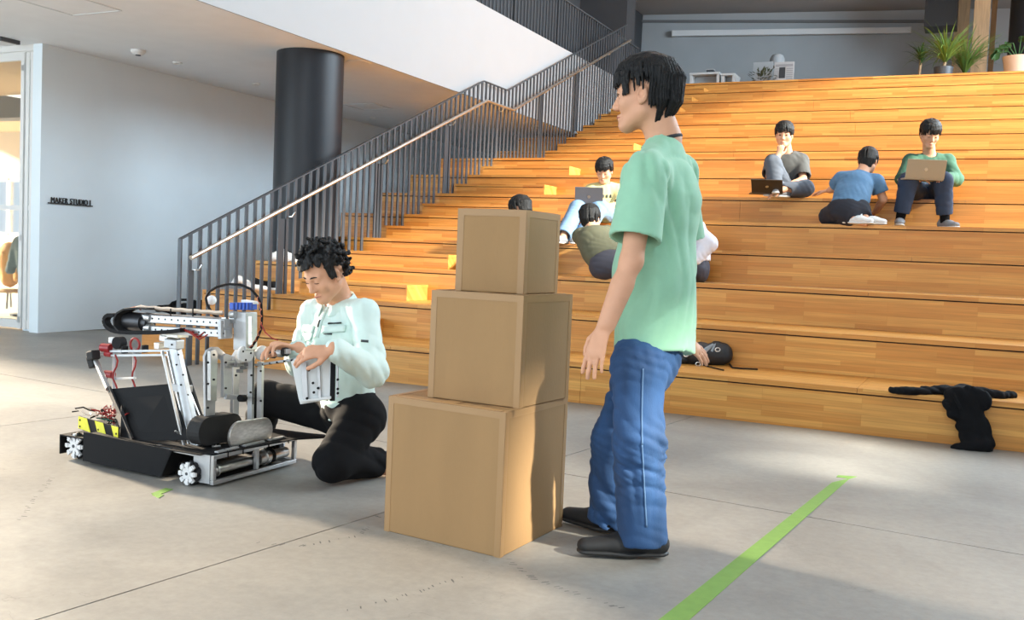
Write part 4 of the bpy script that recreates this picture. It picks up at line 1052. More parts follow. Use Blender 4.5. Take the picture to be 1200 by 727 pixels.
# hazard stripe strip
hz = thing('tmp', (0, 0, 0), None, None); bpy.data.objects.remove(hz)
A, B = V((-3.775, 3.235, 0)), V((-3.425, 3.150, 0)); dz = (B-A); nz = V((dz.y, -dz.x, 0)).normalized()
st = MB().prism([A+V((0, 0, .132)), B+V((0, 0, .120)), B+V((0, 0, .190)), A+V((0, 0, .190))], -nz*.006).build('hazard_strip', BP, rob)
for k, (a, b) in enumerate(((0., .22), (.42, .63), (.83, 1.0))):
    sh_ = .10
    P = lambda q, z: A+dz*q+nz*.0008+V((0, 0, z-.012*q))
    m = MB(); m.prism([P(max(0, a+sh_ if a else 0), .134), P(min(1, b+sh_), .134), P(b if b < 1 else 1., .190+.012*b), P(a, .190+.012*a)], nz*.0012); m.build('yellow_stripe', YELH, st)
sc = MB()
for q, z in ((.05, .175), (.05, .145), (.96, .17), (.52, .16)): p = A+dz*q+V((0, 0, z-.012*q)); sc.cyl(p, p+nz*.004, .005, 8)
sc.build('screws', BP, st)
rng = random.Random(5)
def heap(name, m, c, s, n, r, seed):
    q = random.Random(seed); b = MB()
    for _ in range(n):
        p = V([c[i]+q.uniform(-s[i], s[i]) for i in range(3)]); pts = [p]
        for _ in range(5): p = p+V((q.uniform(-1, 1)*.03, q.uniform(-1, 1)*.03, q.uniform(-1, 1)*.016)); pts.append(p)
        b.tube(pts, r, 5)
    o = b.build(name, m, rob); o['kind'] = 'stuff'; return o
heap('red_wiring', WIRE_R, (-3.60, 3.30, .208), (.12, .06, .016), 40, .003, 1)
heap('black_wiring', BP, (-3.60, 3.32, .20), (.13, .07, .02), 16, .0035, 2)
heap('cream_wiring', WIRE_W, (-3.62, 3.30, .205), (.10, .06, .015), 10, .003, 3)
bd = MB(); bd.box((-3.62, 3.33, .185), (.16, .12, .006)); bd.build('circuit_board', GRNW, rob)
heap('underside_wiring', BP, (-3.15, 3.4, .165), (.14, .16, .012), 22, .003, 4)
heap('small_parts', STN, (-3.05, 3.35, .158), (.10, .12, .008), 14, .004, 6)
# sloping black panel and its tube arm
bl, br, tr_, tl = ony(157, 517, 3.165), ony(222, 516, 3.19), ony(199, 450, 3.30), ony(130, 456, 3.30)
MB().prism([bl, br, tr_, tl], (0, .006, 0)).build('sloped_panel', BP, rob)
barpx('panel_edge', bl+V3(-.004, -.006, 0), tl+V3(-.004, -.006, 0), .010, .030, BPG)
MB().prism([bl+V3(-.005, 0, 0), (tl+bl)/2+V3(-.005, 0, .04), (tl+bl)/2+V3(-.05, 0, -.03), bl+V3(-.085, 0, .005)], (0, .005, 0)).build('panel_gusset', BP, rob)
cp = ony(110, 420, 3.41)
MB().tube([tl+V3(-.012, -.004, .0), cp+V3(.012, 0, -.01)], .013, 12).build('tube_arm', ALU, rob, smooth=True)
cm = MB(); cm.bar(cp+V3(-.025, 0, .008), cp+V3(.028, -.01, .022), .045, .045).bar(cp+V3(-.018, 0, .01), cp+V3(.006, 0, -.045), .042, .040); cm.build('tube_cap', BPG, rob, bevel=.006)
# rear tower with red motors
for x in (133.5, 157): MB().bar(ony(x, 408, 3.45), ony(x-.5, 492, 3.40), .012, .012).build('tower_post', ALU, rob)
for y in (443, 416, 411): MB().bar(ony(118 if y < 440 else 133, y+1, 3.45), ony(205 if y < 440 else 158, y, 3.36), .014, .010).build('tower_rail', ALUW, rob)
for (x, y, s) in ((125, 408, .030), (128, 415, .022), (128, 439, .026)): 
    c = ony(x, y, 3.44); MB().cyl(c+V3(-s, 0, 0), c+V3(s, 0, 0), s*.72, 14).build('red_motor', RED, rob, smooth=True)
for (x, y) in ((146, 410), (170, 409), (122, 441)):
    c = ony(x, y, 3.43); MB().box(c, (.018, .03, .036)).build('rail_block', BP, rob, bevel=.003)
c = ony(140, 402, 3.45); MB().cyl(c+V3(0, -.02, 0), c+V3(0, .02, 0), .030, 18).build('pulley', BP, rob, smooth=True)
c = ony(158, 404, 3.45); MB().tube([c+V3(.03*math.cos(a), 0, .03*math.sin(a)) for a in np.linspace(0, 2*PI, 17)[:-1]], .006, 6, closed=True).build('red_hose_ring', WIRE_R, rob, smooth=True)
for x0, dx in ((135, 3), (157, 2.5)):
    MB().tube([ony(x0+dx*math.sin(k*1.3), 416+k*7, 3.42) for k in range(9)], .0045, 6).build('red_cable', WIRE_R, rob, smooth=True)
c = ony(133, 399, 3.46); MB().box(c, (.04, .03, .03)).build('sensor_block', ALUW, rob, bevel=.004)
# leaning main tower
tw0, tw1 = ony(204, 402, 3.30), ony(231, 524, 3.24)
barpx('main_tower', tw0, tw1, .046, .030, ALUW, up=(0, 1, 0), bev=.003)
barpx('tower_channel', ony(199, 412, 3.30), ony(224, 522, 3.25), .008, .036, ALU, up=(0, 1, 0))
barpx('front_rod', ony(190, 412, 3.24), ony(217, 528, 3.20), .011, .011, ALU)
barpx('rear_strut', ony(216, 430, 3.40), ony(246, 522, 3.40), .014, .020, BPG)
barpx('rear_rod', ony(214, 440, 3.36), ony(238, 500, 3.36), .010, .012, ALU)
for (x, y, w_, h_) in ((213, 455, .085, .034), (204, 403, .075, .042), (226, 505, .06, .03)):
    c = ony(x, y, 3.285); MB().box(c, (w_, .05, h_), Matrix.Rotation(.05, 3, 'Y')).build('tower_clamp', ALUW, rob, bevel=.004)
sc = MB()
for k in range(11):
    p = ony(204.5+27*k/10+2.5*(1 if k % 2 else -1), 404+118*k/10, 3.262); sc.cyl(p, p+V3(0, -.006, 0), .004, 8)
o = sc.build('tower_bolts', BP, rob); o['kind'] = 'stuff'
hd = MB()
for (x, y, sx, sz) in ((205, 393, .10, .018), (198, 396, .05, .03), (212, 388, .06, .02), (190, 405, .03, .03)): hd.box(ony(x, y, 3.31), (sx, .07, sz))
hd.build('arm_mount', STN, rob, bevel=.003)
# telescopic arm
for (x0, y0, x1, y1, Y, hh) in ((166, 373, 266, 379, 3.285, .036), (170, 386, 267, 391, 3.285, .034), (164, 371, 262, 377, 3.355, .036)):
    o = barpx('arm_beam', ony(x0, y0, Y), ony(x1, y1, Y), .034, hh, ALU, bev=.003)
    hl = MB()
    for k in range(13):
        q = k/12; p = ony(x0+5+(x1-x0-10)*q, y0+(y1-y0)*q, Y-.0172); hl.cyl(p, p+V3(0, -.0012, 0), .0042, 8)
    hl.build('beam_holes', BP, o)
MB().box(ony(264, 386, 3.29), (.018, .075, .082), Matrix.Rotation(-.05, 3, 'Y')).build('arm_end_plate', ALUW, rob, bevel=.002)
bx = MB(); bx.cyl(ony(150, 376, 3.29), ony(170, 378, 3.29), .042, 20).cyl(ony(160, 377, 3.29), ony(176, 379, 3.29), .034, 20); bx.build('arm_motor', mat('dark_motor', (.05, .05, .055), .4, metal=.6), rob, smooth=True)
bx = MB(); bx.cyl(ony(172, 372, 3.28), ony(178, 373, 3.28), .022, 16).cyl(ony(172, 384, 3.28), ony(178, 385, 3.28), .022, 16); bx.build('spring_cap', ALU, rob, smooth=True)
for k, (dy, m_, dz_) in enumerate(((0, WIRE_W, 0), (.02, WIRE_O, .003), (-.02, WIRE_W, .005), (.035, WIRE_R, .0))):
    MB().tube([ony(146+6*k, 363, 3.30+dy)+V3(0, 0, dz_)]+[ony(x, 361+7*(x-165)/100+.6*math.sin(x*.4+k), 3.30+dy)+V3(0, 0, dz_) for x in range(165, 268, 8)], .0065, 6).build('arm_cable', m_, rob, smooth=True)
ct = MB()
for x in (200, 226): ct.tube([ony(x, y, 3.262) for y in (362, 366, 371)], .003, 6)
ct.build('cable_ties', BP, rob)
pth = [ony(x, y, 3.24) for x, y in ((214, 387), (204, 388.5), (192, 389.5), (180, 390), (168, 390), (156, 390), (145, 389.5), (135, 388), (128, 384), (124, 378), (124.5, 372.5), (129, 369.5), (136, 369.5))]
def resample(p, n):
    p = [V(q) for q in p]; L = [0]
    for a, b in zip(p[:-1], p[1:]): L.append(L[-1]+(b-a).length)
    out = []
    for k in range(n):
        s = L[-1]*k/(n-1); i = max(j for j in range(len(L)) if L[j] <= s+1e-9); i = min(i, len(p)-2)
        out.append(p[i].lerp(p[i+1], (s-L[i])/max(1e-9, L[i+1]-L[i])))
    return out
rp = resample(pth, 31)
for a, b in zip(rp[:-1], rp[1:]):
    MB().bar(a-(b-a)*.02, b+(b-a)*.02, .034, .017, up=(0, 0, 1) if abs((b-a).normalized().z) < .8 else (1, 0, 0)).build('chain_link', BP, rob)
cv = [ony(x, y, 3.26) for x, y in ((178, 362), (165, 361), (152, 362.5), (144, 367), (140.5, 374), (141, 382), (146, 388))]
m = MB()
for a, b in zip(cv[:-1], cv[1:]): m.bar(a, b, .075, .008, up=(0, 0, 1) if abs(V(b-a).normalized().z) < .8 else (1, 0, 0))
m.build('arm_shroud', BPG, rob)
for k in range(5): MB().tube([ony(205+3*k, 388, 3.26), ony(212+3*k, 385+k, 3.25), ony(222+3*k, 390+2*k, 3.26), ony(228+4*k, 389+3*(k % 3), 3.27)], .0035, 5).build('red_cable', WIRE_R, rob)
# end column, blue valve block, braided hose
c0, c1 = ony(287.5, 366, 3.36), ony(287.5, 410, 3.36)
barpx('end_column', c0, c1, .070, .075, ALUW, up=(0, 1, 0), bev=.002)
sl = MB()
for (xa, xb) in ((291, 295),): sl.prism([ony(xa, 371, 3.318), ony(xb, 371, 3.318), ony(xb, 404, 3.318), ony(xa, 404, 3.318)], (0, .004, 0))
sl.build('column_slot', STN, rob)
MB().box(ony(285, 359, 3.36), (.115, .05, .032), Matrix.Rotation(-.06, 3, 'Y')).build('blue_valve_block', BLU, rob, bevel=.003)
vb = MB()
for k in range(6): vb.box(ony(274+4.2*k, 359, 3.333), (.006, .004, .03))
vb.build('valve_ribs', mat('dark_blue_plastic', rgb(22, 52, 130), .5), rob)
MB().box(ony(293, 354, 3.37), (.072, .035, .012), Matrix.Rotation(.05, 3, 'Y')).build('white_connector', WHT, rob, bevel=.002)
hs = [ony(x, y, 3.35) for x, y in ((262, 377), (250, 369), (243, 358), (241, 349), (245, 342), (255, 336), (268, 333), (282, 334), (294, 339), (302, 348), (306, 358), (307, 372), (306, 386), (301, 398), (294, 408))]
MB().tube(resample(hs, 50), .0058, 8).build('braided_hose', BP, rob, smooth=True)
rp = resample(hs[9:], 60); m = MB()
m.tube([p+V((.004*math.cos(k*.9), -.0045, .004*math.sin(k*.9))) for k, p in enumerate(rp)], .0022, 5); m.build('hose_tracer', WIRE_O, rob)
MB().tube([ony(306, 380, 3.34), ony(311, 390, 3.30), ony(318, 396, 3.27), at(326, 399, 4.12)], .0028, 6).build('red_wire', WIRE_R, rob, smooth=True)
c = ony(248, 352, 3.42); MB().ball(c, .022, 14, 10).build('white_joint', WHT, rob, smooth=True)
m = MB(); m.box(ony(274, 372, 3.33), (.03, .03, .05)).cyl(ony(270, 369, 3.31), ony(276, 369, 3.31), .015, 12); m.build('hose_fitting', ALU, rob)
def stadium(name, x0, y0, x1, y1, r, X, th, m, parent=None):
    a, b = V(onx(x0, y0, X)), V(onx(x1, y1, X)); d = (b-a).normalized(); n = V((0, -d.z, d.y)); pts = []
    for k in range(13): t_ = PI/2+PI*k/12; pts.append(a+d*math.cos(t_)*r+n*math.sin(t_)*r)
    for k in range(13): t_ = -PI/2+PI*k/12; pts.append(b+d*math.cos(t_)*r+n*math.sin(t_)*r)
    return MB().prism(pts, (-th, 0, 0)).build(name, m, rob, bevel=.002)
# gripper
def plate(name, pts, X, th, m, dx=1): return MB().prism([onx(x, y, X) for x, y in pts], (-th*dx, 0, 0)).build(name, m, rob, bevel=.0015)
plate('gripper_plate', ((241, 490), (240, 418), (243, 411), (249, 407), (256, 407), (263, 413), (273, 425), (271, 428), (262, 424), (256, 420), (254, 430), (252, 490)), -2.98, .012, ALUW)
plate('gripper_plate', ((247, 470), (247, 412), (252, 409), (255, 414), (254, 470)), -2.95, .02, ALU)
plate('gripper_plate', ((262, 466), (262, 418), (266, 415), (272, 417), (272, 466)), -2.95, .018, ALUW)
plate('gripper_plate', ((273, 490), (274, 420), (281, 420), (280, 490)), -3.04, .02, ALU)
plate('gripper_bracket', ((266, 424), (285, 420), (290, 424), (290, 432), (266, 430)), -2.94, .02, ALU)
plate('knuckle_plate', ((275, 418), (279, 411), (286, 407), (298, 409), (301, 416), (298, 424), (280, 426)), -2.93, .02, WHT)
stadium('knuckle_disc', 286, 415, 292, 415, .034, -2.868, .012, WHT)
c = onx(307, 414, -2.875); MB().ball(c, (.030, .034, .034), 16, 10).build('knuckle_ball', WHT, rob, smooth=True)
barpx('cross_bar', onx(264, 465, -2.95), onx(292, 467, -2.93), .016, .022, ALUW)
MB().cyl(onx(281, 467, -2.9), onx(287, 467, -2.9), .016, 12).build('small_motor', BP, rob)
barpx('finger_bar', onx(294.5, 408, -2.9), onx(293.5, 495, -2.9), .016, .026, ALUW, up=(1, 0, 0))
barpx('finger_strip', onx(297, 410, -2.888), onx(296, 474, -2.888), .006, .007, BP, up=(1, 0, 0))
barpx('finger_bar', onx(305.5, 424, -2.9), onx(304.5, 495, -2.9), .016, .026, ALUW, up=(1, 0, 0))
gs = MB()
for (x, y) in ((243, 425), (243, 450), (243, 478), (250, 416), (250, 445), (264, 425), (264, 455), (284, 412), (293, 414), (294, 440), (293, 460), (305, 435), (305, 470), (287, 422), (276, 440)):
    p = onx(x, y, -2.872 if x > 283 else -2.925); gs.cyl(p, p+V3(.006, 0, 0), .0048, 8)
o = gs.build('gripper_bolts', BP, rob); o['kind'] = 'stuff'
m = MB()
for (x, y) in ((278, 428), (285, 431), (290, 427), (281, 435)): m.box(onx(x, y, -2.92), (.02, .022, .014))
m.build('gripper_joint', mat('grey_joint', (.22, .22, .23), .45, metal=.6), rob)
stadium('gripper_pad', 281, 511, 309, 506, .064, -2.885, .014, STN)
stadium('gripper_pad', 245, 506, 273, 501, .062, -2.95, .07, BPG)
# wrist linkage to the hands, held finger plate
hp0, hp1 = onx(303, 418, -2.90), at(352, 415, 3.98)
barpx('wrist_rod', hp0, at(338, 412, 4.05), .020, .020, ALU)
barpx('wrist_rail', onx(300, 428, -2.90), at(372, 418, 3.97), .018, .010, ALUW)
m = MB()
for k in range(9):
    q = k/8; p = V(onx(301, 428.5, -2.888)).lerp(V(at(370, 418.5, 3.955)), q); m.box(p, (.010, .010, .008))
m.build('wrist_bolts', BP, rob)
for k, q in enumerate((.25, .5, .75, .9)):
    p = V(hp0).lerp(V(at(338, 412, 4.05)), q); m = MB().cyl(p+V((-.01, 0, 0)), p+V((.01, 0, 0)), .019, 14); m.build('wrist_ring', BPG if k % 2 else ALU, rob)
PW = mat('frosted_white_plate', (.70, .73, .73), .5)
D_ = 4.03
MB().prism([at(341, 424, D_), at(347, 420, D_), at(384, 412, D_), at(389, 410, D_), at(389, 468, D_), at(352, 474, D_), at(350, 468, D_)], tuple(-TC*.004)).build('finger_plate', PW, rob)
barpx('finger_edge', at(391, 403, D_), at(389.5, 470, D_), .020, .010, BP, up=tuple(TC))
barpx('finger_spine', at(396, 408, D_), at(395, 466, D_), .008, .010, ALUW, up=tuple(TC))
for x in (357, 374): barpx('finger_rib', at(x-1, 424, D_-.01), at(x+1, 469, D_-.01), .022 if x < 360 else .012, .006, ALU, up=tuple(TC))
barpx('finger_foot', at(352, 470, D_-.01), at(388, 466, D_-.01), .020, .010, PW)
m = MB()
for (x, y) in ((362, 434), (367, 449), (368, 460), (360, 467), (373, 455), (397, 418), (396, 424), (396, 445), (396, 456), (396, 461)): p = at(x, y, D_-.018); m.cyl(p, p+V3(TC)*.006, .0055, 8)
m.build('finger_bolts', BP, rob)
heap('trailing_cable', BP, (-2.70, 3.76, .03), (.03, .03, .012), 5, .006, 9)
# ================================================================== LOOSE THINGS ON THE STEPS
# black jacket thrown over the first step
q = []
jc = onz(1120, 458, .30)
L1 = [onz(1045, 457, .305), onz(1062, 459, .305), onz(1085, 459, .305), onz(1108, 458, .31), onz(1120, 462, .31)]
R1 = [onz(1188, 463, .305), onz(1172, 464, .305), onz(1150, 461, .31), onz(1130, 458, .315), onz(1118, 460, .315)]
q += chain(L1, (.028, .034, .040, .048, .05), .02, (0, 0, 1), 1.5)+chain(R1, (.026, .038, .046, .056, .055), .02, (0, 0, 1), 1.4)
fr_ = lambda x, y, d=0.: ony(x, y, 6.42-d)
q += [cone(fr_(1118, 466), .06, fr_(1150, 470), .06, .03, (0, 1, 0), 1.8), cone(fr_(1132, 470), .085, fr_(1140, 500, .02), .085, .03, (0, 1, 0), 2.2), cone(fr_(1140, 500, .02), .085, fr_(1146, 520, .03), .085, .03, (0, 1, 0), 2.0),
      cone(fr_(1112, 474, .02), .03, fr_(1118, 486, .03), .03, .02), cone(fr_(1120, 526, .08), .03, fr_(1155, 522, .06), .045, .03, (0, 0, 1), 1.2), elli((0, 6.4, -1), (5, 5, 1.0), None, .003, True)]
t = thing('black_jacket', onz(1130, 500, 0.)*np.array([1, 1, 0])+V3(0, 0, 0), 'black jacket thrown over the lowest step at the right', 'jacket')
t.location = (float(jc[0]), 6.42, 0)
sdf_mesh('cloth', q, .008, BLK, t, folds(.016, 36, ((.8, .1, .3), (.2, .3, 1)), 3))
MB().tube([fr_(1117, 461, .055), fr_(1121, 470, .07), fr_(1126, 480, .075)], .010, 8).build('collar', BLK, t, smooth=True)
# black backpack with grey straps
bc = onz(825, 428, .29)
dpt = float((bc-CAM)@F_)
A_ = lambda x, y, dd=0.: at(x, y, dpt+dd)
q = [cone(A_(790, 419, .05), .045, A_(822, 416, .05), .078, .04), cone(A_(822, 415, .05), .080, A_(846, 416, .05), .075, .04), cone(A_(838, 408, .08), .05, A_(850, 410, .06), .035, .03), cone(A_(784, 419), .02, A_(800, 421), .03, .02),
     elli((bc[0], bc[1], .29-1), (4, 4, 1.0), None, .004, True)]
t = thing('black_backpack', (bc[0], bc[1], .29), 'black backpack with grey straps lying on the lowest step behind the standing man', 'backpack')
sdf_mesh('bag', q, .008, mat('black_nylon', (.020, .020, .022), .6, var=.1, scale=15), t, folds(.008, 30, ((.8, .1, .3), (.2, .3, 1)), 8))
GS_ = mat('grey_webbing', rgb(150, 160, 168), .7)
for nm, pts in (('strap', ((804, 417), (812, 414), (820, 416), (827, 409), (836, 404))), ('strap', ((826, 413), (832, 407), (838, 403), (834, 412))), ):
    MB().tube([A_(x, y, -.06) for x, y in pts], .010, 6).build(nm, GS_, t, smooth=True)
for x, y in ((804, 416), (818, 427), (841, 410)):
    c = A_(x, y, -.075); MB().tube([c+RT_*.018*math.cos(a)+ZU*.014*math.sin(a) for a in np.linspace(0, 2*PI, 13)[:-1]], .004, 6, closed=True).build('buckle', M['steel'], t, smooth=True)
MB().tube([onz(853, 424, .30), onz(858, 431, .296), onz(868, 432, .296), onz(888, 433, .296)], .006, 6).build('loose_strap', BP, t)
MB().tube([onz(820, 427, .296), onz(835, 431, .296), onz(848, 434, .296)], .005, 6).build('loose_strap', BP, t)
# black bag by the railing foot, with a handle loop
bb = onz(222, 372, .29)
t = thing('black_bag', (bb[0], bb[1], .29), 'black bag with loop handle on the lowest step behind the railing foot', 'bag')
d2 = float((bb-CAM)@F_); A2 = lambda x, y, dd=0.: at(x, y, d2+dd)
sdf_mesh('bag', [cone(A2(185, 362), .03, A2(205, 362), .05, .03), cone(A2(205, 363), .055, A2(240, 362), .075, .04), cone(A2(232, 358), .05, A2(240, 357), .05, .03), elli((bb[0], bb[1], .29-1), (4, 4, 1.), None, .004, True)], .012, BLK, t, folds(.01, 24, seed=2))
MB().tube([A2(196, 362, -.05), A2(202, 355, -.05), (A2(212, 351.5, -.05)), A2(222, 351.5, -.05), A2(230, 354, -.05), A2(238, 360, -.05)], .012, 8).build('handle', BLK, t, smooth=True)
# white jersey and black pouch on the second step, white cloth by the column
c = onz(316, 340, .58); d3 = float((c-CAM)@F_); A3 = lambda x, y, dd=0.: at(x, y, d3+dd)
t = thing('black_pouch', (c[0], c[1], .58), 'black pouch on white cloth lying on the second step behind the railing', 'pouch')
sdf_mesh('pouch', [cone(A3(301, 333), .035, A3(325, 336), .05, .03), cone(A3(299, 330), .04, A3(305, 333), .03, .03), elli((c[0], c[1], .585-1), (4, 4, 1.), None, .004, True)], .010, BLK, t, folds(.008, 30, seed=4))
t = thing('white_cloth', (c[0], c[1]-.02, .58), 'crumpled white cloth under the black pouch on the second step', 'cloth')
sdf_mesh('cloth', [cone(A3(283, 329, .03), .03, A3(292, 333, .02), .03, .03), cone(A3(292, 334), .03, A3(312, 340, -.05), .028, .02), cone(A3(312, 340, -.05), .028, A3(328, 341, -.06), .02, .02), cone(A3(272, 333), .02, A3(280, 328), .045, .03), elli((c[0], c[1], .582-1), (4, 4, 1.), None, .004, True)], .010, WHT, t, folds(.012, 30, seed=6))
c = onz(334, 306.5, .87); c = ony(334, 303, 8.02); c[2] = .875
t = thing('white_cloth', tuple(c), 'crumpled white cloth on the third step at the foot of the column', 'cloth')
d4 = float((c-CAM)@F_); A4 = lambda x, y, dd=0.: at(x, y, d4+dd)
sdf_mesh('cloth', [cone(A4(321, 302, -.1), .04, A4(332, 299, -.1), .055, .03), cone(A4(332, 301, -.1), .05, A4(347, 304, -.1), .035, .03), elli((c[0], c[1], .8725-1), (4, 4, 1.), None, .004, True)], .010, WHT, t, folds(.014, 30, seed=9))

# ================================================================== WALL SIGN
t = thing('wall_sign', (-8.93, 7.26, 1.385), 'thin black wall sign on the white wall reading MAKER STUDIO 1', 'sign')
MB().span((-8.94, 7.215, 1.375), (-8.918, 7.78, 1.387)).build('sign_bar', M['black'], t)
txt = 'MAKER STUDIO 1'; xpos = 0.; adv = {'M': .98, 'I': .42, '1': .6, ' ': .42}; letters = []
for ch in txt:
    if ch != ' ':
        cu = bpy.data.curves.new('letter', 'FONT'); cu.body = ch; cu.size = .083; cu.extrude = .006
        to = bpy.data.objects.new('letter_curve', cu); COL.objects.link(to); bpy.context.view_layer.update()
        me = bpy.data.meshes.new_from_object(to.evaluated_get(bpy.context.evaluated_depsgraph_get())); bpy.data.objects.remove(to)
        x0 = min(v.co.x for v in me.vertices); letters.append((me, xpos, x0)); wd = max(v.co.x for v in me.vertices)-x0; xpos += wd+.011
    else: xpos += .028
k = .515/xpos
for me, xp, x0 in letters:
    me.name = 'letter'
    for v in me.vertices: v.co = Vector((-8.930+v.co.z, 7.25+(v.co.x-x0+xp)*k, 1.388+v.co.y))
    me.materials.clear(); me.materials.append(M['black'])
    o = bpy.data.objects.new('letter', me); COL.objects.link(o); o.parent = t; o.matrix_parent_inverse = t.matrix_basis.inverted()

# ================================================================== UPPER FLOOR
ZT = TOP*RISE
bdir = Vector((math.cos(ang), math.sin(ang), 0)); bn = Vector((math.sin(ang), -math.cos(ang), 0))
def onback(x, y, off=.12):
    n = np.array(bn); p0 = np.array(cb)+n*off; d = ray(x, y); return CAM+d*(np.dot(p0-CAM, n)/np.dot(d, n))
t = thing('linear_wall_lamp', onback(928, 38, .18), 'long white linear lamp high on the grey back wall', 'wall lamp')
a, b = onback(788, 38, .2), onback(1067, 37, .2); a[2] = b[2] = (a[2]+b[2])/2
MB().bar(a, b, .10, .13).build('lamp_body', M['lamp'], t, bevel=.01)
for s in (0, 1): e_ = a if s == 0 else b; d_ = (b-a)/np.linalg.norm(b-a); MB().bar(e_-d_*.01, e_+d_*.01, .105, .135).build('end_cap', M['ledge'], t)
for q_ in (.15, .5, .85): p = a+(b-a)*q_; MB().bar(p, p-np.array(bn)*.1, .05, .05).build('wall_bracket', M['ledge'], t)
struct(MB().bar(onback(738, 25, .13), onback(1120, 25, .13), .06, .05).build('trim_4', mat('grey_trim', (.16, .165, .17), .7)))
# low white bench units
for lab, x0, x1, ya, yb in (('low white bench unit at the top of the steps, left one', 808, 843, 86, 93), ('small low white bench unit beside the left one at the top of the steps', 845, 861, 87, 93)):
    Y = 19.2; p0 = ony(x0, ya, Y); p1 = ony(x1, ya, Y); zt = (p0[2]+p1[2])/2+.02
    t = thing('bench_unit', ((p0[0]+p1[0])/2, Y, ZT), lab, 'bench')
    MB().span((p0[0], Y, zt-.04), (p1[0], Y+.5, zt)).build('bench_top', M['ledge'], t, bevel=.004)
    for x in (p0[0]+.03, p1[0]-.03): MB().span((x-.025, Y+.02, ZT), (x+.025, Y+.48, zt-.04)).build('leg', M['ledge'], t)
    MB().span((p0[0]+.06, Y+.2, ZT), (p1[0]-.06, Y+.22, zt-.05)).build('back_panel', M['greywall'], t)
c = ony(832, 84, 19.3); t = thing('small_box', (c[0], 19.35, zt), 'tiny grey box standing on the white bench unit', 'box')
MB().box((c[0], 19.35, zt+.052), (.14, .12, .10)).build('body', M['rail'], t, bevel=.004); MB().box((c[0], 19.35, zt+.107), (.15, .13, .012)).build('lid', M['ledge'], t)
# display boards
Y = 19.4
def brd(lab, x0, y0, x1, m, art, Yb, tilt=0.):
    p0, p1 = ony(x0, y0, Yb), ony(x1, y0, Yb); z1 = p0[2]
    t = thing('display_board', ((p0[0]+p1[0])/2, Yb, ZT), lab, 'board')
    MB().span((p0[0], Yb, ZT+.0), (p1[0], Yb+.03, z1)).build('panel', m, t, bevel=.003)
    MB().span((p0[0]+.02, Yb+.03, ZT), (p0[0]+.06, Yb+.3, ZT+.04)).span((p1[0]-.06, Yb+.03, ZT), (p1[0]-.02, Yb+.3, ZT+.04)).build('foot', M['rail'], t)
    if art:
        w_ = p1[0]-p0[0]; h_ = z1-ZT; ar = MB()
        for (u0, v0, u1, v1) in ((.06, .86, .94, .93),)+tuple((.62, .30+.06*k, .95, .33+.06*k) for k in range(9))+tuple((.05, .30+.06*k, .22, .33+.06*k) for k in range(9)): ar.span((p0[0]+w_*u0, Yb-.004, ZT+h_*v0), (p0[0]+w_*u1, Yb, ZT+h_*v1))
        ar.build('print_lines', mat('grey_print', (.35, .35, .36), .8), t)
        MB().span((p0[0]+w_*.25, Yb-.005, ZT+h_*.52), (p0[0]+w_*.56, Yb, ZT+h_*.84)).build('picture', M['darkwall'], t)
    return t
brd('grey display panel behind the leafy plant at the top of the steps', 883, 73, 906, M['greywall'], False, 19.7)
brd('white board with printed article standing at the top of the steps', 908, 73, 931, mat('newsprint', (.52, .52, .52), .8), True, 19.4)
c = ony(911, 68, 20.2); t = thing('glass_dome', (c[0], 20.2, ZT), 'rounded glass dome showing behind the printed board', 'lamp')
MB().lathe([(.15, -.18), (.145, -.02), (.11, .05), (.04, .08)], tuple(c), 20).build('dome_shell', M['greywall'], t, smooth=True)  # glass cloche, drawn as an opaque grey dome on a pole
MB().cyl((c[0], 20.2, ZT), (c[0], 20.2, c[2]-.1), .02, 10).build('pole', M['rail'], t); MB().lathe([(.13, 0), (.13, .02), (.02, .03)], (c[0], 20.2, ZT), 16).build('base', M['rail'], t)

# plants
LEAF = mat('dark_green_leaf', rgb(52, 86, 40), .5, var=.2, scale=8); LEAF2 = mat('bright_green_leaf', rgb(98, 132, 62), .5, var=.2, scale=8); LEAFD = mat('olive_leaf', rgb(62, 70, 44), .5, var=.2, scale=8)
POT = mat('pale_terracotta', rgb(214, 186, 162), .7, var=.05, scale=8)
def blade(L, w_, droop, seg=6):
    vs_, fs_ = [], []
    for k in range(seg+1):
        t_ = k/seg; a = droop*t_
        x = L*(math.sin(a)/max(.01, droop) if droop > .02 else 0); x = L*(1-math.cos(droop*t_))/max(droop, .05); z = L*math.sin(droop*t_)/max(droop, .05)
        ww = w_*(1-t_)**.6*min(1, .35+3*t_)
        vs_ += [(x, -ww, z+ww*.25), (x+.002, 0, z), (x, ww, z+ww*.25)]
    for k in range(seg): fs_ += [(3*k, 3*k+1, 3*k+4, 3*k+3), (3*k+1, 3*k+2, 3*k+5, 3*k+4)]
    return vs_, fs_
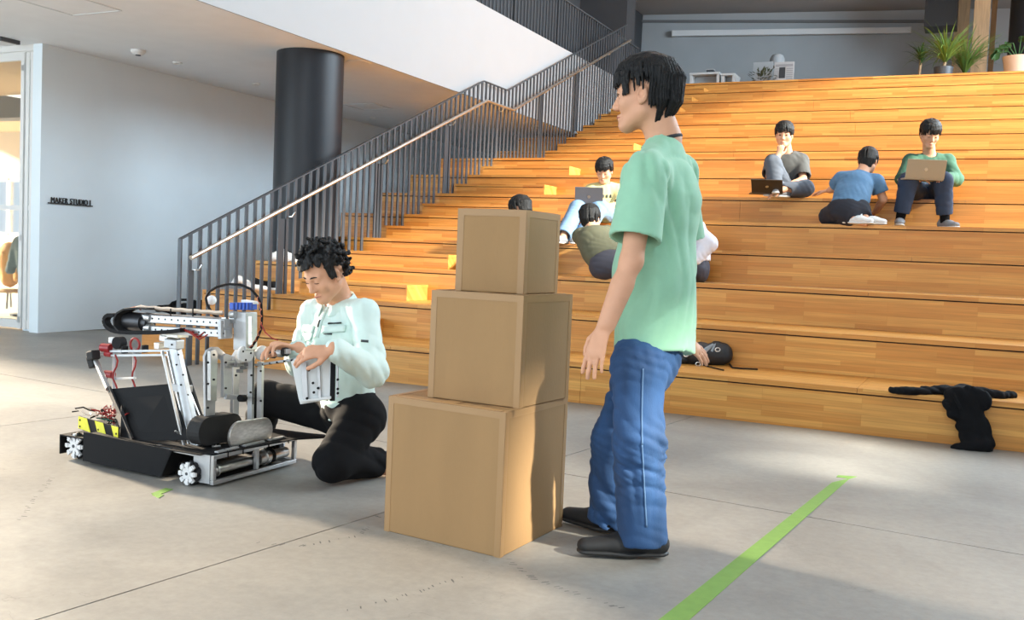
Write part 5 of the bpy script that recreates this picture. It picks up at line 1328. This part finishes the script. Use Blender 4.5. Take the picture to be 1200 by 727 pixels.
def spiky(c, lab, n, L, w_, m, seed, stem_h, spread=(.15, 1.25), pot=(.16, .26)):
    r = random.Random(seed); c = Vector(c)
    t = thing('potted_plant', c, lab, 'plant')
    MB().lathe([(pot[0]*.8, 0), (pot[0], pot[1]), (pot[0]*.9, pot[1]), (pot[0]*.88, pot[1]-.03)], c, 20).build('pot', M['rail'], t, smooth=True)
    MB().tube([c+V((0, 0, pot[1]-.05)), c+V((.02, 0, pot[1]+stem_h))], .025, 8).build('stem', M['timber'], t)
    protos = []
    for k in range(3):
        b = MB(); b.add(*blade(1., w_/L, (.7, 1.1, 1.6)[k])); protos.append(b)
    base = {}
    for i in range(n):
        k = r.randrange(3); el = r.uniform(*spread); az = r.uniform(0, 2*PI); s = L*r.uniform(.65, 1.1)
        Mx = Matrix.Translation(c+V((.02, 0, pot[1]+stem_h*r.uniform(.55, 1)))) @ Matrix.Rotation(az, 4, 'Z') @ Matrix.Rotation(el*.55, 4, 'Y') @ Matrix.Scale(s, 4)
        if k not in base:
            o = protos[k].build('leaf', m, t, smooth=True, fix=False); base[k] = o.data
        else:
            o = bpy.data.objects.new('leaf', base[k]); COL.objects.link(o); o.parent = t; o.matrix_parent_inverse = t.matrix_basis.inverted()
        o.matrix_basis = Mx
    return t
p = ony(1078, 70, 19.6); spiky((p[0], 19.6, ZT), 'dark spiky dracaena standing left of the bushy green plant upstairs', 70, .42, .016, LEAF, 1, .40)
p = ony(1106, 75, 18.6); spiky((p[0], 18.6, ZT), 'bushy bright green spiky plant left of the timber posts upstairs', 130, .80, .016, LEAF2, 2, .10, (.0, 1.6))
p = ony(1130, 75, 20.0); spiky((p[0], 20.0, ZT), 'tall bright green spiky plant in front of the timber posts upstairs', 120, .95, .017, LEAF2, 3, .16, (.0, 1.15))
p = ony(893, 84, 19.1)
r_ = random.Random(4); t = thing('potted_plant', (p[0], 19.1, ZT), 'small bushy olive green plant before the grey display panel upstairs', 'plant')
MB().lathe([(.10, 0), (.13, .16), (.11, .16)], (p[0], 19.1, ZT), 16).build('pot', M['rail'], t, smooth=True)
lb = MB(); lb.add([(0, 0, 0), (.05, .02, .01), (.10, 0, 0), (.05, -.02, .01)], [(0, 3, 2, 1)]); o0 = None
for i in range(70):
    a = r_.uniform(0, 2*PI); e_ = r_.uniform(-.2, 1.3); R0 = r_.uniform(.05, .2)
    Mx = Matrix.Translation((p[0]+R0*math.cos(a)*math.cos(e_)*1.2, 19.1+R0*math.sin(a)*math.cos(e_), ZT+.27+R0*math.sin(e_))) @ Matrix.Rotation(a, 4, 'Z') @ Matrix.Rotation(-e_+r_.uniform(-.5, .5), 4, 'Y')
    if o0 is None: o0 = lb.build('leaf', LEAFD, t, fix=False); o = o0
    else: o = bpy.data.objects.new('leaf', o0.data); COL.objects.link(o); o.parent = t; o.matrix_parent_inverse = t.matrix_basis.inverted()
    o.matrix_basis = Mx
# timber posts, dark column, big pot
for lab, x0, x1, Yp, ztop in (('narrow timber post left of the wide one at the top right', 1117, 1134, 21.6, 6.6), ('wide weathered timber post at the top right of the steps', 1139, 1158, 20.6, 6.6), ('slim timber post right of the wide one at the top right', 1159.5, 1166, 21.3, 6.6)):
    a, b = ony(x0, 50, Yp), ony(x1, 50, Yp)
    t = thing('timber_post', ((a[0]+b[0])/2, Yp, ZT), lab, 'post')
    MB().span((a[0], Yp, ZT), (b[0], Yp+.2, ztop)).build('post', M['timber'], t, bevel=.006)
    MB().span((a[0]-.01, Yp-.01, ZT), (b[0]+.01, Yp+.21, ZT+.05)).build('shoe', M['rail'], t)
struct(MB().lathe([(.42, ZT+.002), (.42, 6.64)], (.62, 20.9, 0), 40).build('column_upper', M['column'], smooth=True))
struct(MB().span((-1.30, 20.9, 5.86), (-.72, 21.5, 6.71)).build('beam', M['black']))
p = ony(1192, 84, 19.0)
t = thing('potted_plant', (p[0], 19.0, ZT), 'monstera in wide pale pot at the top right corner', 'plant')
MB().lathe([(.17, 0), (.235, .40), (.25, .46), (.22, .46), (.20, .40)], (p[0], 19.0, ZT), 28).build('pot', POT, t, smooth=True)
MB().lathe([(.19, .40), (.01, .42)], (p[0], 19.0, ZT), 16).build('soil', M['joint'], t)
def mleaf(c, s, yaw, pit):
    vs_ = []; n = 28
    for k in range(n):
        a = 2*PI*k/n; rr = s*(.5+.28*math.cos(a))*(1 if k % 4 else .55); vs_.append((rr*math.cos(a), rr*math.sin(a)*.95, .02*math.sin(3*a)))
    b = MB(); b.add(vs_+[(0, 0, .015)], [(k, (k+1) % n, n) for k in range(n)])
    o = b.build('leaf', LEAF, t, fix=False); o.matrix_basis = Matrix.Translation(c) @ Matrix.Rotation(yaw, 4, 'Z') @ Matrix.Rotation(pit, 4, 'Y'); return o
for (px, py, s, yw, pt) in ((1172, 57, .28, 2.6, 1.0), (1180, 52, .22, 2.2, .8), (1199, 45, .25, .6, .7), (1206, 55, .25, .2, .9), (1168, 62, .2, 3.0, 1.2)):
    e_ = ony(px, py, 19.0); mleaf(e_, s, yw, pt)
    MB().tube([(p[0], 19.0, ZT+.41), ((p[0]+e_[0])/2, 19.0, e_[2]+.02), tuple(e_)], .010, 6).build('stalk', LEAF, t)

# ================================================================== STUDIO BEHIND THE GLASS DOOR
so = ony(11, 338, 9.3); sx = float(so[0]); st_z = float(so[2])
t = thing('stool', (sx, 9.3, 0), 'dark stool inside the studio behind the glass door', 'stool')
MB().lathe([(.18, st_z-.06), (.19, st_z-.03), (.16, st_z-.005)], (sx, 9.3, 0), 20).build('seat', M['timber'], t, smooth=True)
for k in range(4):
    a = PI/4+k*PI/2; MB().cyl((sx+.12*math.cos(a), 9.3+.12*math.sin(a), st_z-.05), (sx+.2*math.cos(a), 9.3+.2*math.sin(a), 0), .014, 8).build('leg', M['rail'], t)
OCH = mat('ochre_jacket', rgb(178, 132, 66), .85, var=.1, scale=10); TEAL = mat('grey_teal_jacket', rgb(98, 116, 118), .85)
so2 = ony(32.5, 330, 8.6)
for lab, c, m_, nm in (('ochre jacket resting on the stool inside the studio behind the glass door', (sx, 9.3, st_z), OCH, 'ochre_jacket'), ('grey jacket on a stand inside the studio, right of the ochre one', (float(so2[0]), 8.6, float(so2[2])), TEAL, 'grey_jacket')):
    t = thing(nm, (c[0], c[1], c[2]), lab, 'jacket')
    C0 = V3(c)
    sdf_mesh('cloth', [cone(C0+V3(0, 0, .16), .15, C0+V3(0, 0, .45), .19, .05, (0, 1, 0), 1.4), cone(C0+V3(-.17, 0, .5), .075, C0+V3(-.26, -.05, .14), .06, .04), cone(C0+V3(.17, 0, .5), .075, C0+V3(.26, -.05, .14), .06, .04), cone(C0+V3(0, 0, .5), .12, C0+V3(0, 0, .58), .06, .04)], .018, m_, t, folds(.012, 20, seed=3))
    if nm == 'grey_jacket': MB().cyl((c[0], c[1], 0), (c[0], c[1], c[2]+.2), .02, 8).lathe([(.2, 0), (.2, .02), (.02, .04)], (c[0], c[1], 0), 16).build('stand', M['rail'], t)
t = thing('shelf_unit', (-12.0, 12.2, 0), 'timber shelf unit against the studio window', 'shelf')
for z in (.02, .45, .9, 1.3): MB().span((-12.6, 12.0, z), (-10.6, 12.4, z+.04)).build('shelf', M['timber'], t)
for x in (-12.6, -11.6, -10.64): MB().span((x, 12.0, 0), (x+.04, 12.4, 1.7)).build('upright', M['timber'], t)

# ------------------------------------------------------------------ dotted tyre scuffs on the floor
sc = MB(); r_ = random.Random(12)
for pts in (((403, 716), (450, 706), (500, 690), (545, 676)), ((592, 655), (628, 680), (665, 692), (735, 716)), ((300, 636), (360, 640), (420, 628), (444, 604)), ((20, 612), (36, 590), (52, 572), (60, 560))):
    p3 = resample([onz(x, y, .0006) for x, y in pts], 34)
    for a, b in zip(p3[:-1], p3[1:]):
        if r_.random() < .45: continue
        c = (a+b)/2+V((r_.uniform(-.008, .008), r_.uniform(-.008, .008), 0)); d = (b-a).normalized(); n = V((-d.y, d.x, 0))
        l, w_ = r_.uniform(.005, .014), r_.uniform(.0012, .0025); d, n = (d*.5+n).normalized(), (n*.5-d).normalized()
        sc.add([c-d*l-n*w_, c+d*l-n*w_, c+d*l+n*w_, c-d*l+n*w_], [(0, 1, 2, 3)])
o = sc.build('scuff_marks', mat('rubber_scuff', (.10, .10, .10), .8), fl); o['kind'] = 'stuff'
